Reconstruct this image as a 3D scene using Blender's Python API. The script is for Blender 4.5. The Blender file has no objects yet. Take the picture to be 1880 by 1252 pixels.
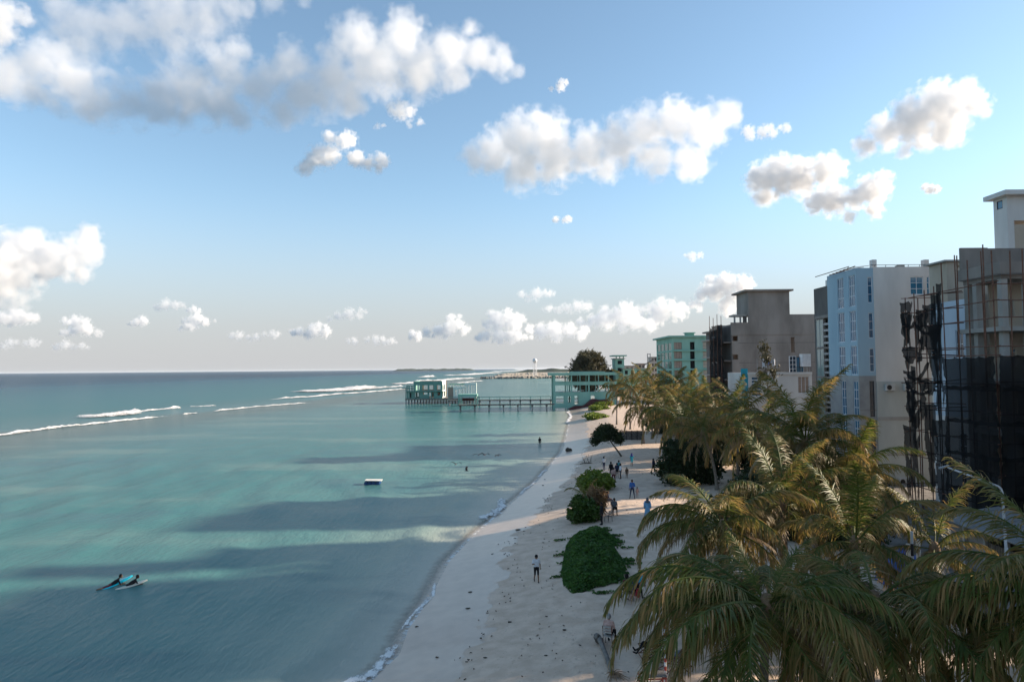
import bpy, bmesh, math, random
import numpy as np
from mathutils import Vector, Matrix, noise as mnoise
R = math.radians
scene = bpy.context.scene
COL = scene.collection
# ---------------------------------------------------------------- camera
F = 1253.3; CX, CY = 940.0, 626.0; H = 14.0
PITCH = math.atan(51.0 / F); ROLL = 0.0085
_f = Vector((0, math.cos(PITCH), math.sin(PITCH)))
_u0 = Vector((0, -math.sin(PITCH), math.cos(PITCH))); _r0 = Vector((1, 0, 0))
_u = _u0 * math.cos(ROLL) + _r0 * math.sin(ROLL)
_r = _r0 * math.cos(ROLL) - _u0 * math.sin(ROLL)
cam_data = bpy.data.cameras.new('camera'); cam = bpy.data.objects.new('camera', cam_data); COL.objects.link(cam)
cam_data.sensor_width = 36; cam_data.lens = 36 * F / 1880; cam_data.clip_start = 0.3; cam_data.clip_end = 120000
M = Matrix((_r, _u, -_f)).transposed().to_4x4(); M.translation = (0, 0, H)
cam.matrix_world = M
scene.camera = cam
# ---------------------------------------------------------------- world, sun, exposure
SUN_EL, SUN_AZ = R(20), R(80)        # azimuth from +Y (into the picture) towards +X (right)
world = bpy.data.worlds.new('World'); scene.world = world; world.use_nodes = True
wn = world.node_tree.nodes; wl = world.node_tree.links
wn.clear()
sky = wn.new('ShaderNodeTexSky'); sky.sky_type = 'NISHITA'; sky.sun_disc = False
sky.sun_elevation = SUN_EL; sky.sun_rotation = SUN_AZ
sky.air_density = 1.0; sky.dust_density = 0.4; sky.ozone_density = 3.0; sky.altitude = 10
bg = wn.new('ShaderNodeBackground'); bg.inputs['Strength'].default_value = 0.13
wo = wn.new('ShaderNodeOutputWorld')
hs = wn.new('ShaderNodeHueSaturation'); hs.inputs['Saturation'].default_value = 0.90; hs.inputs['Value'].default_value = 0.90; wl.new(sky.outputs[0], hs.inputs['Color']); hs.inputs['Hue'].default_value = 0.489
# pale sea haze low over the horizon, the same all round
tcw = wn.new('ShaderNodeTexCoord'); spw = wn.new('ShaderNodeSeparateXYZ'); wl.new(tcw.outputs['Generated'], spw.inputs[0])
hz = wn.new('ShaderNodeMapRange'); hz.interpolation_type = 'SMOOTHERSTEP'
for _i, _v in enumerate((-0.02, 0.29, 0.95, 0.0)): hz.inputs[_i + 1].default_value = _v
wl.new(spw.outputs[2], hz.inputs[0])
mxw = wn.new('ShaderNodeMix'); mxw.data_type = 'RGBA'; wl.new(hz.outputs[0], mxw.inputs[0]); wl.new(hs.outputs[0], mxw.inputs[6]); mxw.inputs[7].default_value = (2.30, 2.34, 2.44, 1)
wl.new(mxw.outputs[2], bg.inputs[0]); wl.new(bg.outputs[0], wo.inputs[0])
sd = bpy.data.lights.new('sun', 'SUN'); sd.energy = 5.0; sd.angle = R(1.2); sd.color = (1.0, 0.84, 0.66)
sun = bpy.data.objects.new('sun', sd); COL.objects.link(sun)
SUNV = Vector((math.sin(SUN_AZ) * math.cos(SUN_EL), math.cos(SUN_AZ) * math.cos(SUN_EL), math.sin(SUN_EL)))
sun.rotation_euler = SUNV.to_track_quat('Z', 'Y').to_euler()
scene.view_settings.view_transform = 'Standard'; scene.view_settings.look = 'None'
scene.view_settings.gamma = 1.0; scene.view_settings.use_curve_mapping = False
scene.view_settings.exposure = 0.95
scene.render.engine = 'CYCLES'
cy = scene.cycles
cy.use_denoising = True; cy.denoiser = 'OPENIMAGEDENOISE'
cy.max_bounces = 10; cy.diffuse_bounces = 3; cy.glossy_bounces = 3; cy.transmission_bounces = 4
cy.transparent_max_bounces = 12; cy.volume_bounces = 8
cy.caustics_reflective = False; cy.caustics_refractive = False
cy.sample_clamp_indirect = 6.0
cy.volume_max_steps = 64; cy.volume_step_rate = 1.0
# ---------------------------------------------------------------- pixel helpers
CAM = Vector((0, 0, H))
def ray(px, py):
    return (_f * F + _r * (px - CX) + _u * (CY - py)).normalized()
def at(px, py, Y):
    d = ray(px, py); return CAM + d * (Y / d.y)
def gz(px, py, z):
    d = ray(px, py); return CAM + d * ((z - H) / d.z)
# ---------------------------------------------------------------- shore line and ground height
_sh_px = [(640,1300),(680,1251),(734,1200),(750,1154),(788,1100),(824,1031),(868,985),(915,944),(961,905),(987,883),(1008,858),(1032,830),(1038,812),(1046,776),(1048,762),(1043,752)]
SHORE = [(-40., -22.), (0., -14.), (14., -10.5)]
for _p in _sh_px:
    _g = gz(_p[0], _p[1], 0.0); SHORE.append((_g.y, _g.x))
SHORE += [(260., 24.), (300., 34.), (420., 62.), (700., 150.), (1200., 330.), (3000., 1000.), (70000., 20000.)]
SHORE.sort()
_SY = np.array([s[0] for s in SHORE]); _SX = np.array([s[1] for s in SHORE])
def shore_x(Y): return np.interp(Y, _SY, _SX)
_PD = np.array([-400, -60, -20, -8, -3, 0, 1.5, 4, 7, 9.5, 12, 16, 400.]); _PZ = np.array([-6, -3.2, -2.0, -1.1, -.5, 0, .22, .62, 1.15, 1.5, 1.68, 1.72, 1.75])
def ground_z(x, y): return float(np.interp(x - shore_x(y), _PD, _PZ))
def gp(px, py):
    z = 1.5
    for _ in range(12):
        p = gz(px, py, z); z = .5 * z + .5 * ground_z(p.x, p.y)
    p = gz(px, py, z); p.z = ground_z(p.x, p.y); return p
def gxy(x, y): return Vector((x, y, ground_z(x, y)))
def Zat(px, py, Y): return at(px, py, Y).z
def Xat(px, Y): return at(px, 672, Y).x
# ---------------------------------------------------------------- materials
MATS = {}
def pm(name, c1, c2=None, scale=1.0, rough=.8, bump=0.0, bscale=None, metal=0.0, spec=.4, stretch=(1, 1, 1), detail=5, lo=.35, hi=.65, coord='pos', rand=0.0):
    m = bpy.data.materials.new(name); m.use_nodes = True; nt = m.node_tree; N = nt.nodes; L = nt.links
    b = N['Principled BSDF']; b.inputs['Roughness'].default_value = rough; b.inputs['Metallic'].default_value = metal
    b.inputs['Specular IOR Level'].default_value = spec
    if coord == 'pos': src = N.new('ShaderNodeNewGeometry').outputs['Position']
    else: src = N.new('ShaderNodeTexCoord').outputs['Object']
    mp = N.new('ShaderNodeMapping'); mp.inputs['Scale'].default_value = stretch; L.new(src, mp.inputs['Vector'])
    n = N.new('ShaderNodeTexNoise'); n.inputs['Scale'].default_value = scale; n.inputs['Detail'].default_value = detail; n.inputs['Roughness'].default_value = .6
    L.new(mp.outputs[0], n.inputs['Vector'])
    cr = N.new('ShaderNodeValToRGB'); cr.color_ramp.elements[0].position = lo; cr.color_ramp.elements[1].position = hi
    if c2 is None: c2 = tuple(min(1, c * 1.18) for c in c1); c1 = tuple(c * .86 for c in c1)
    cr.color_ramp.elements[0].color = (*c1, 1); cr.color_ramp.elements[1].color = (*c2, 1)
    L.new(n.outputs[0], cr.inputs[0]); col = cr.outputs[0]
    if rand:
        oi = N.new('ShaderNodeObjectInfo'); hs = N.new('ShaderNodeHueSaturation')
        mr = N.new('ShaderNodeMapRange'); mr.inputs['To Min'].default_value = 1 - rand; mr.inputs['To Max'].default_value = 1 + rand
        L.new(oi.outputs['Random'], mr.inputs['Value']); L.new(mr.outputs[0], hs.inputs['Value']); L.new(col, hs.inputs['Color']); col = hs.outputs[0]
    L.new(col, b.inputs['Base Color'])
    if bump:
        n2 = N.new('ShaderNodeTexNoise'); n2.inputs['Scale'].default_value = bscale or scale * 4; n2.inputs['Detail'].default_value = 4
        L.new(mp.outputs[0], n2.inputs['Vector'])
        bp = N.new('ShaderNodeBump'); bp.inputs['Strength'].default_value = 1.0; bp.inputs['Distance'].default_value = bump
        L.new(n2.outputs[0], bp.inputs['Height']); L.new(bp.outputs[0], b.inputs['Normal'])
    MATS[name] = m; return m
def leaf_mat(name, c1, c2, c3, trans=.35, rough=.55, spec=.35):
    """foliage: noise between two greens, object-random shift towards a third (dry) colour, partly translucent"""
    m = bpy.data.materials.new(name); m.use_nodes = True; nt = m.node_tree; N = nt.nodes; L = nt.links
    b = N['Principled BSDF']; b.inputs['Roughness'].default_value = rough; b.inputs['Specular IOR Level'].default_value = spec
    g = N.new('ShaderNodeNewGeometry')
    n = N.new('ShaderNodeTexNoise'); n.inputs['Scale'].default_value = 1.7; n.inputs['Detail'].default_value = 4; L.new(g.outputs['Position'], n.inputs['Vector'])
    cr = N.new('ShaderNodeValToRGB'); cr.color_ramp.elements[0].position = .36; cr.color_ramp.elements[1].position = .62
    cr.color_ramp.elements[0].color = (*c1, 1); cr.color_ramp.elements[1].color = (*c2, 1); L.new(n.outputs[0], cr.inputs[0])
    at_ = N.new('ShaderNodeAttribute'); at_.attribute_name = 'dry'
    oi = N.new('ShaderNodeObjectInfo')
    ad = N.new('ShaderNodeMath'); ad.operation = 'MULTIPLY_ADD'; ad.inputs[1].default_value = .28
    L.new(oi.outputs['Random'], ad.inputs[0]); L.new(at_.outputs['Fac'], ad.inputs[2])
    cl = N.new('ShaderNodeMapRange'); cl.inputs['From Min'].default_value = .42; cl.inputs['From Max'].default_value = 1.0; L.new(ad.outputs[0], cl.inputs['Value'])
    mx = N.new('ShaderNodeMix'); mx.data_type = 'RGBA'; L.new(cl.outputs[0], mx.inputs[0]); L.new(cr.outputs[0], mx.inputs[6]); mx.inputs[7].default_value = (*c3, 1)
    L.new(mx.outputs[2], b.inputs['Base Color'])
    tr = N.new('ShaderNodeBsdfTranslucent'); L.new(mx.outputs[2], tr.inputs[0])
    ms = N.new('ShaderNodeMixShader'); ms.inputs[0].default_value = trans
    L.new(b.outputs[0], ms.inputs[1]); L.new(tr.outputs[0], ms.inputs[2]); L.new(ms.outputs[0], N['Material Output'].inputs[0])
    MATS[name] = m; return m
# ---------------------------------------------------------------- mesh builder
def top_of(o):
    while o.parent: o = o.parent
    return o
class MB:
    def __init__(s): s.v = []; s.f = []; s.m = []; s.mi = 0
    def box(s, x0, x1, y0, y1, z0, z1):
        b = len(s.v)
        s.v += [(x0,y0,z0),(x1,y0,z0),(x1,y1,z0),(x0,y1,z0),(x0,y0,z1),(x1,y0,z1),(x1,y1,z1),(x0,y1,z1)]
        s.add(b, [(0,3,2,1),(4,5,6,7),(0,1,5,4),(1,2,6,5),(2,3,7,6),(3,0,4,7)]); return s
    def add(s, b, fs):
        for f in fs: s.f.append(tuple(b + i for i in f)); s.m.append(s.mi)
    def obox(s, c, ax, ay, az):
        """box from centre and three half-axis vectors"""
        b = len(s.v); c, ax, ay, az = map(Vector, (c, ax, ay, az))
        for k in (-1, 1):
            for (i, j) in ((-1,-1),(1,-1),(1,1),(-1,1)): s.v.append(tuple(c + ax*i + ay*j + az*k))
        s.add(b, [(0,3,2,1),(4,5,6,7),(0,1,5,4),(1,2,6,5),(2,3,7,6),(3,0,4,7)]); return s
    def bar(s, p, q, w, h=None, up=(0,0,1)):
        p, q = Vector(p), Vector(q); h = h or w; d = (q - p); l = d.length
        if l < 1e-6: return s
        d /= l; a = d.cross(Vector(up))
        if a.length < 1e-4: a = d.cross(Vector((1, 0, 0)))
        a.normalize(); b_ = a.cross(d)
        return s.obox((p + q) / 2, d * l / 2, a * w / 2, b_ * h / 2)
    def tube(s, pts, rad, n=6, cap=True):
        pts = [Vector(p) for p in pts]
        if not hasattr(rad, '__len__'): rad = [rad] * len(pts)
        b = len(s.v); prev = None
        for i, p in enumerate(pts):
            t = (pts[min(i+1, len(pts)-1)] - pts[max(i-1, 0)]).normalized()
            a = prev - t * prev.dot(t) if prev is not None else t.cross(Vector((.3, .7, .64)) if abs(t.z) > .8 else Vector((0, 0, 1)))
            a.normalize(); prev = a; c = t.cross(a)
            for k in range(n):
                an = 2 * math.pi * k / n; s.v.append(tuple(p + (a * math.cos(an) + c * math.sin(an)) * rad[i]))
        for i in range(len(pts) - 1):
            for k in range(n):
                s.add(b, [(i*n+k, i*n+(k+1) % n, (i+1)*n+(k+1) % n, (i+1)*n+k)])
        if cap: s.add(b, [tuple(range(n))[::-1], tuple((len(pts)-1)*n+k for k in range(n))])
        return s
    def ball(s, c, r, n=8, m=6, sq=(1, 1, 1)):
        b = len(s.v); c = Vector(c)
        for i in range(m + 1):
            th = math.pi * i / m
            for k in range(n):
                ph = 2 * math.pi * k / n
                s.v.append((c.x + r*sq[0]*math.sin(th)*math.cos(ph), c.y + r*sq[1]*math.sin(th)*math.sin(ph), c.z + r*sq[2]*math.cos(th)))
        for i in range(m):
            for k in range(n): s.add(b, [(i*n+k, (i+1)*n+k, (i+1)*n+(k+1) % n, i*n+(k+1) % n)])
        return s
    def quad(s, a, b_, c, d):
        b = len(s.v); s.v += [tuple(a), tuple(b_), tuple(c), tuple(d)]; s.add(b, [(0,1,2,3)]); return s
    def wall(s, o, u, n, W, z0, z1, ops=(), th=.25):
        """wall of thickness th with real openings; ops are (u0, u1, za, zb)"""
        o, u, n = Vector(o), Vector(u), Vector(n)
        us = sorted({0, W, *[max(0, min(W, v)) for p in ops for v in p[:2]]}); zs = sorted({z0, z1, *[max(z0, min(z1, v)) for p in ops for v in p[2:4]]})
        nu, nz = len(us) - 1, len(zs) - 1
        solid = [[not any(p[0] < (us[i]+us[i+1])/2 < p[1] and p[2] < (zs[j]+zs[j+1])/2 < p[3] for p in ops) for j in range(nz)] for i in range(nu)]
        P = lambda U, Z, D: tuple(Vector((o.x, o.y, 0)) + u * U + n * D + Vector((0, 0, Z)))
        ok = lambda i, j: 0 <= i < nu and 0 <= j < nz and solid[i][j]
        for i in range(nu):
            for j in range(nz):
                if not solid[i][j]: continue
                a, b_, c, d = us[i], us[i+1], zs[j], zs[j+1]
                s.quad(P(a,c,0), P(b_,c,0), P(b_,d,0), P(a,d,0)); s.quad(P(a,c,-th), P(a,d,-th), P(b_,d,-th), P(b_,c,-th))
                if not ok(i-1, j): s.quad(P(a,c,0), P(a,d,0), P(a,d,-th), P(a,c,-th))
                if not ok(i+1, j): s.quad(P(b_,c,0), P(b_,c,-th), P(b_,d,-th), P(b_,d,0))
                if not ok(i, j-1): s.quad(P(a,c,0), P(a,c,-th), P(b_,c,-th), P(b_,c,0))
                if not ok(i, j+1): s.quad(P(a,d,0), P(b_,d,0), P(b_,d,-th), P(a,d,-th))
        return s
    def build(s, name, mat, parent=None, smooth=False, kind=None):
        me = bpy.data.meshes.new(name)
        off = top_of(parent).location if parent is not None else Vector((0, 0, 0))
        me.from_pydata([(a - off.x, b - off.y, c - off.z) for a, b, c in s.v], [], s.f)
        mats = mat if isinstance(mat, (list, tuple)) else [mat]
        for m in mats: me.materials.append(MATS[m] if isinstance(m, str) else m)
        if len(mats) > 1: me.polygons.foreach_set('material_index', s.m)
        if smooth: me.polygons.foreach_set('use_smooth', [True] * len(s.f))
        me.update()
        o = bpy.data.objects.new(name, me); COL.objects.link(o)
        if parent is not None: o.parent = parent
        if kind: o['kind'] = kind
        return o
def tag(o, label, cat, group=None, kind=None):
    o['label'] = label; o['category'] = cat
    if group: o['group'] = group
    if kind: o['kind'] = kind
    return o
def root(name, loc, label, cat, group=None):
    o = bpy.data.objects.new(name, None); COL.objects.link(o); o.location = loc; o.empty_display_size = .3
    return tag(o, label, cat, group)
def struct(o): o['kind'] = 'structure'; return o
def obj(name, me, loc=(0, 0, 0), parent=None):
    o = bpy.data.objects.new(name, me); COL.objects.link(o); o.parent = parent; o.location = loc; return o
def window(parent, o, u, n, ua, ub, za, zb, cols, rows, fm='white_frame', pmn='glass', rec=.10, fw=.07, mw=.05, name='window'):
    o, u, n = Vector((o[0], o[1], 0)), Vector(u), Vector(n)
    P = lambda U, Z, D: o + u * U + n * D + Vector((0, 0, Z)); zv = Vector((0, 0, 1))
    m = MB(); d = -rec
    def bb(u0, u1, z0, z1, w): m.obox(P((u0+u1)/2, (z0+z1)/2, d), u * (u1-u0)/2, n * w/2, zv * (z1-z0)/2)
    bb(ua, ua+fw, za, zb, .07); bb(ub-fw, ub, za, zb, .07); bb(ua+fw, ub-fw, za, za+fw, .068); bb(ua+fw, ub-fw, zb-fw, zb, .068)
    for i in range(1, cols): c = ua + (ub-ua)*i/cols; bb(c-mw/2, c+mw/2, za+fw, zb-fw, .06)
    for j in range(1, rows): c = za + (zb-za)*j/rows; bb(ua+fw, ub-fw, c-mw/2, c+mw/2, .055)
    w = m.build(name, fm, parent)
    g = MB(); g.obox(P((ua+ub)/2, (za+zb)/2, d-.01), u * ((ub-ua)/2 - fw*.5), n * .008, zv * ((zb-za)/2 - fw*.5)); g.build('pane', pmn, w)
    return w
pm('concrete', (.19,.16,.138), (.31,.268,.235), scale=.35, rough=.9, bump=.01, bscale=6, stretch=(1,1,.35), detail=8)
pm('concrete_dark', (.105,.092,.082), (.18,.16,.145), scale=.5, rough=.92, bump=.01, bscale=6, stretch=(1,1,.35), detail=8)
pm('concrete_pale', (.30,.28,.25), (.42,.39,.36), scale=.5, rough=.9, bump=.008, bscale=6, stretch=(1,1,.4), detail=8)
pm('beige_wall', (.42,.34,.26), (.52,.44,.35), scale=.5, rough=.88, stretch=(1,1,.3), detail=7)
pm('white_wall', (.56,.53,.495), (.72,.69,.65), scale=.28, rough=.75, stretch=(1,1,.3), detail=8, bump=.004, bscale=9)
pm('greenish_wall', (.42,.43,.40), (.53,.54,.50), scale=.4, rough=.75, stretch=(1,1,.3), detail=8)
pm('blue_wall', (.29,.42,.50), (.38,.51,.58), scale=.4, rough=.7, stretch=(1,1,.25), detail=7)
pm('pale_blue_wall', (.42,.50,.58), (.55,.62,.68), scale=.5, rough=.7, stretch=(1,1,.25), detail=7)
pm('grey_tile', (.26,.26,.26), (.33,.33,.32), scale=1.2, rough=.5)
pm('green_wall', (.21,.40,.32), (.27,.48,.39), scale=.3, rough=.8, stretch=(1,1,.4), detail=8)
pm('green_dark', (.11,.24,.20), (.15,.30,.25), scale=.4, rough=.8, stretch=(1,1,.5), detail=8)
pm('sunlit_mint', (.62,.70,.63), (.74,.80,.73), scale=.6, rough=.75, detail=6)  # pale mint with sunlight painted in, for the pavilion's sunny parts
pm('white_frame', (.70,.72,.74), rough=.5)
pm('dark_frame', (.03,.03,.035), rough=.5)
pm('glass', (.012,.03,.05), (.02,.05,.08), scale=.3, rough=.06, spec=.9)
pm('blue_glass', (.02,.09,.17), (.03,.14,.24), scale=.5, rough=.06, spec=.9)
pm('teal_glass', (.02,.14,.24), (.03,.19,.30), scale=.5, rough=.08, spec=.9)
pm('green_glass', (.20,.28,.26), (.30,.38,.36), scale=.25, rough=.07, spec=.9, detail=3)
pm('green_pane', (.015,.07,.06), (.03,.11,.09), scale=.25, rough=.08, spec=.8)
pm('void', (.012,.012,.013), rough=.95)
pm('brick_inner', (.30,.22,.17), (.40,.30,.24), scale=1.2, rough=.9)
pm('rust', (.10,.045,.03), (.20,.09,.055), scale=6, rough=.8)
pm('red_paint', (.38,.06,.04), (.48,.09,.06), scale=3, rough=.6)
pm('maroon', (.07,.018,.02), (.11,.03,.032), scale=.5, rough=.8, bump=.03, bscale=3)
pm('black_net', (.010,.010,.011), (.022,.022,.023), scale=1.2, rough=.95, spec=.05, stretch=(1,1,.3), bump=.06, bscale=1.6)
pm('white_metal', (.62,.63,.64), rough=.4)
pm('grey_metal', (.30,.31,.32), rough=.45, metal=.5)
pm('ac_white', (.55,.55,.53), rough=.5)
pm('black_plastic', (.02,.02,.022), rough=.5)
pm('wood', (.16,.12,.09), (.26,.20,.15), scale=3, rough=.85, stretch=(1,1,.3))
pm('old_wood', (.12,.105,.095), (.21,.19,.17), scale=2.5, rough=.9, bump=.01)
pm('stone', (.10,.095,.09), (.22,.21,.19), scale=2, rough=.95, bump=.05)
pm('pale_stone', (.30,.27,.23), (.45,.41,.35), scale=1.5, rough=.95, bump=.05)
pm('tin', (.20,.20,.20), (.30,.29,.28), scale=1.5, rough=.6, metal=.3)
pm('blue_tarp', (.015,.07,.32), (.02,.11,.42), scale=2, rough=.5, bump=.04)
pm('bark', (.13,.105,.08), (.24,.20,.16), scale=5, rough=.95, bump=.02, stretch=(1,1,3), coord='obj')
pm('bark_dark', (.06,.05,.04), (.12,.10,.08), scale=5, rough=.95, bump=.02)
pm('dead_leaf', (.14,.08,.045), (.26,.17,.10), scale=6, rough=.9)
pm('weed', (.035,.03,.022), (.09,.075,.055), scale=8, rough=.9)
pm('reef', (.07,.06,.045), (.16,.13,.10), scale=.2, rough=.9)
for _n, _c in dict(skin_dark=(.10,.055,.035), skin_mid=(.24,.14,.09), hair=(.012,.010,.010), black_cloth=(.013,.013,.015), navy_cloth=(.02,.028,.06), blue_cloth=(.03,.10,.30),
                   cyan_cloth=(.04,.34,.44), white_cloth=(.62,.63,.66), pink_cloth=(.48,.32,.28), maroon_cloth=(.13,.03,.035), robe_blue=(.17,.36,.55), grey_cloth=(.12,.12,.13), red_cloth=(.32,.04,.05),
                   teal_cloth=(.08,.28,.30), brown_cloth=(.12,.07,.05), purple_cloth=(.05,.05,.20), grey_hair=(.28,.27,.26)).items():
    pm(_n, _c, rough=.85, scale=6, spec=.2)
pm('cyan_board', (.0,.50,.62), rough=.35); pm('cream_board', (.60,.56,.46), rough=.4); pm('barrel_blue', (.012,.05,.16), rough=.35); pm('raft_white', (.72,.68,.60), rough=.6)
leaf_mat('palm_leaf', (.065,.10,.017), (.14,.165,.03), (.37,.225,.08), trans=.48, rough=.48, spec=.35)
leaf_mat('palm_dry', (.16,.095,.042), (.25,.155,.075), (.36,.26,.15), trans=.3, rough=.5)
leaf_mat('bush_leaf', (.035,.075,.012), (.08,.135,.022), (.10,.13,.02), trans=.3)
leaf_mat('bright_leaf', (.10,.15,.018), (.19,.24,.03), (.27,.26,.05), trans=.35)
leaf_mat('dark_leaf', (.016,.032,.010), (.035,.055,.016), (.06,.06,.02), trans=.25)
leaf_mat('creeper_leaf', (.04,.105,.018), (.08,.17,.028), (.13,.18,.035), trans=.25)
leaf_mat('needle', (.05,.05,.022), (.10,.085,.04), (.14,.10,.05), trans=.3)

_nt = MATS['black_net'].node_tree; _ms = _nt.nodes.new('ShaderNodeMixShader'); _ms.inputs[0].default_value = .36      # open weave lets some light through
_nt.links.new(_nt.nodes['Principled BSDF'].outputs[0], _ms.inputs[1]); _nt.links.new(_nt.nodes.new('ShaderNodeBsdfTransparent').outputs[0], _ms.inputs[2]); _nt.links.new(_ms.outputs[0], _nt.nodes['Material Output'].inputs[0])
# ---------------------------------------------------------------- clouds (real volumes about 700 m up)
def cloud_material(balls, dens, seed, wisp):
    """vapour that thins out towards the rim of a union of balls (centre, radius, in the cloud's own units), torn by noise"""
    m = bpy.data.materials.new('cloud_vapour'); m.use_nodes = True
    nt = m.node_tree; nt.nodes.clear(); N, L = nt.nodes, nt.links
    out = N.new('ShaderNodeOutputMaterial'); vol = N.new('ShaderNodeVolumePrincipled')
    vol.inputs['Color'].default_value = (1.0, 0.996, 0.99, 1); vol.inputs['Anisotropy'].default_value = 0.15
    tc = N.new('ShaderNodeTexCoord'); acc = None
    for c, r in balls:
        d = N.new('ShaderNodeVectorMath'); d.operation = 'DISTANCE'; d.inputs[1].default_value = c; L.new(tc.outputs['Object'], d.inputs[0])
        f = N.new('ShaderNodeMath'); f.operation = 'MULTIPLY_ADD'; f.inputs[1].default_value = -1.0 / r; f.inputs[2].default_value = 1.0; L.new(d.outputs['Value'], f.inputs[0])
        if acc is None: acc = f.outputs[0]
        else:
            x = N.new('ShaderNodeMath'); x.operation = 'SMOOTH_MAX'; x.inputs[2].default_value = 0.12; L.new(acc, x.inputs[0]); L.new(f.outputs[0], x.inputs[1]); acc = x.outputs[0]
    mp = N.new('ShaderNodeMapping'); mp.inputs['Location'].default_value = (seed * 3.7, seed * 1.9, seed * .7); L.new(tc.outputs['Object'], mp.inputs['Vector'])
    n = N.new('ShaderNodeTexNoise'); n.inputs['Scale'].default_value = 1.9; n.inputs['Detail'].default_value = 8; n.inputs['Roughness'].default_value = 0.6; L.new(mp.outputs[0], n.inputs['Vector'])
    ad = N.new('ShaderNodeMath'); ad.operation = 'MULTIPLY_ADD'; ad.inputs[1].default_value = wisp; L.new(n.outputs[0], ad.inputs[0]); L.new(acc, ad.inputs[2])
    mr = N.new('ShaderNodeMapRange'); mr.interpolation_type = 'SMOOTHSTEP'; L.new(ad.outputs[0], mr.inputs['Value'])
    for k, v in enumerate((.5 * wisp + .26, .5 * wisp + .80, 0.0, dens)): mr.inputs[k + 1].default_value = v
    L.new(mr.outputs[0], vol.inputs['Density']); L.new(vol.outputs[0], out.inputs['Volume'])
    return m
def make_cloud(puffs, base_y, label, od=4.5, alt=700.0, seed=0, grow=1.62, wisp=2.0, flat=False):
    """puffs: (px, py, r) discs of the photograph; the distance follows from the height of the cloud base."""
    rnd = random.Random(seed)
    if flat: puffs = [(x + rnd.uniform(-2.0, 2.0) * r, y + rnd.uniform(-.5, .3) * r + .4 * r, r * rnd.uniform(.35, .7)) for (x, y, r) in puffs for _ in range(6)] + [(x, y, r * .8) for (x, y, r) in puffs]; wisp = 2.3
    elif len(puffs) <= 6:      # small clouds: split each disc into a few ragged, flattened ones
        puffs = [(x + rnd.uniform(-1.0, 1.0) * r, y + rnd.uniform(-.45, .5) * r, r * rnd.uniform(.38, .72)) for (x, y, r) in puffs for _ in range(4)]; wisp = 2.3
    cx = sum(p[0] for p in puffs) / len(puffs)
    d = ray(cx, base_y); dist = (alt - H) / d.z
    bm = bmesh.new()
    cen = CAM + ray(cx, sum(p[1] for p in puffs) / len(puffs)) * dist
    rmax = max(p[2] for p in puffs) / F * dist; balls = []
    for (px, py, r) in puffs:
        c = (CAM + ray(px, py) * (dist + rnd.uniform(-.5, .5) * rmax) - cen) / rmax
        rr = r / F * dist * grow / rmax; balls.append((tuple(c), rr))
        bmesh.ops.create_icosphere(bm, subdivisions=2, radius=rr * .93, matrix=Matrix.Translation(c))
    me = bpy.data.meshes.new('cumulus_cloud'); bm.to_mesh(me); bm.free()
    o = bpy.data.objects.new('cumulus_cloud', me); COL.objects.link(o)
    md = o.modifiers.new('union', 'REMESH'); md.mode = 'VOXEL'; md.voxel_size = 0.16
    o.location = cen; o.scale = (rmax,) * 3
    me.materials.append(cloud_material(balls, od * .62 / rmax, seed, wisp))
    o['label'] = label; o['category'] = 'cloud'; o['group'] = 'clouds in the sky'
    return o
make_cloud([(10,140,40),(60,120,40),(60,165,30),(110,110,36),(130,150,50),(180,185,42),(240,190,42),(300,180,50),(360,165,55),(410,130,45),(445,95,24),
     (420,190,45),(480,160,45),(530,120,42),(560,170,50),(620,150,58),(655,75,45),(690,120,60),(740,65,45),(770,120,55),(820,95,42),
     (862,55,20),(880,100,38),(920,115,30),(955,130,14),(840,140,33),(640,190,32),(520,205,35),(440,215,26),(340,215,20)], 235, 'long bank of white cumulus across the upper left of the sky', seed=1, od=3.0, grow=1.38)
make_cloud([(-20,40,45),(30,25,34),(5,60,26)], 90, 'white cloud cut off by the upper left corner', od=2.2, seed=11)
make_cloud([(250,45,40),(310,35,50),(370,35,45),(200,50,40),(150,65,40),(430,10,30),(120,30,35),(500,2,22),(560,0,14)], 100, 'thin greyish cloud along the top left edge', od=1.1, seed=12)
make_cloud([(870,290,26),(910,280,42),(960,255,44),(1000,245,40),(960,310,40),(1020,290,48),(1080,275,42),(1130,265,42),(1180,240,42),(1240,225,40),(1290,235,40),(1330,212,26),(1270,295,34),(1200,285,38),(1110,310,28),(1352,215,12),(1255,318,16)], 360, 'wide puffy cloud in the middle of the sky', seed=2, od=3.4, grow=1.55)
make_cloud([(1385,245,16),(1410,240,14),(1435,235,12)], 270, 'thin wisp just right of the wide middle cloud', od=1.6, seed=13)
make_cloud([(1590,270,18),(1630,243,27),(1680,220,34),(1720,195,34),(1760,185,28),(1795,195,18),(1740,235,28),(1700,260,16),(1660,278,12)], 300, 'ragged white cloud high at the right', od=5, seed=3)
make_cloud([(1400,330,26),(1430,320,30),(1470,325,30),(1515,312,24),(1545,310,14),(1405,360,20),(1385,320,12)], 385, 'cloud with a flat tail left of the pair at right', od=6, seed=4)
make_cloud([(1500,368,20),(1530,368,24),(1570,365,18),(1600,350,24),(1618,333,16),(1605,385,14),(1560,398,10)], 400, 'small double humped cloud above the blue building', od=6, seed=5)
make_cloud([(1703,348,9),(1715,348,8)], 360, 'tiny lone cloud above the beige roof at right', od=4, seed=6)
make_cloud([(575,310,22),(600,285,26),(625,262,24),(650,290,22),(690,300,20)], 335, 'small cloud under the long cloud bank', od=4, seed=7)
make_cloud([(730,195,16),(745,210,20),(760,225,12),(700,230,10)], 240, 'faint wisp below the long cloud bank', od=1.6, seed=14)
make_cloud([(1020,158,12),(1034,154,8)], 170, 'tiny wisp right of the long cloud bank', od=2, seed=15)
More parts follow.
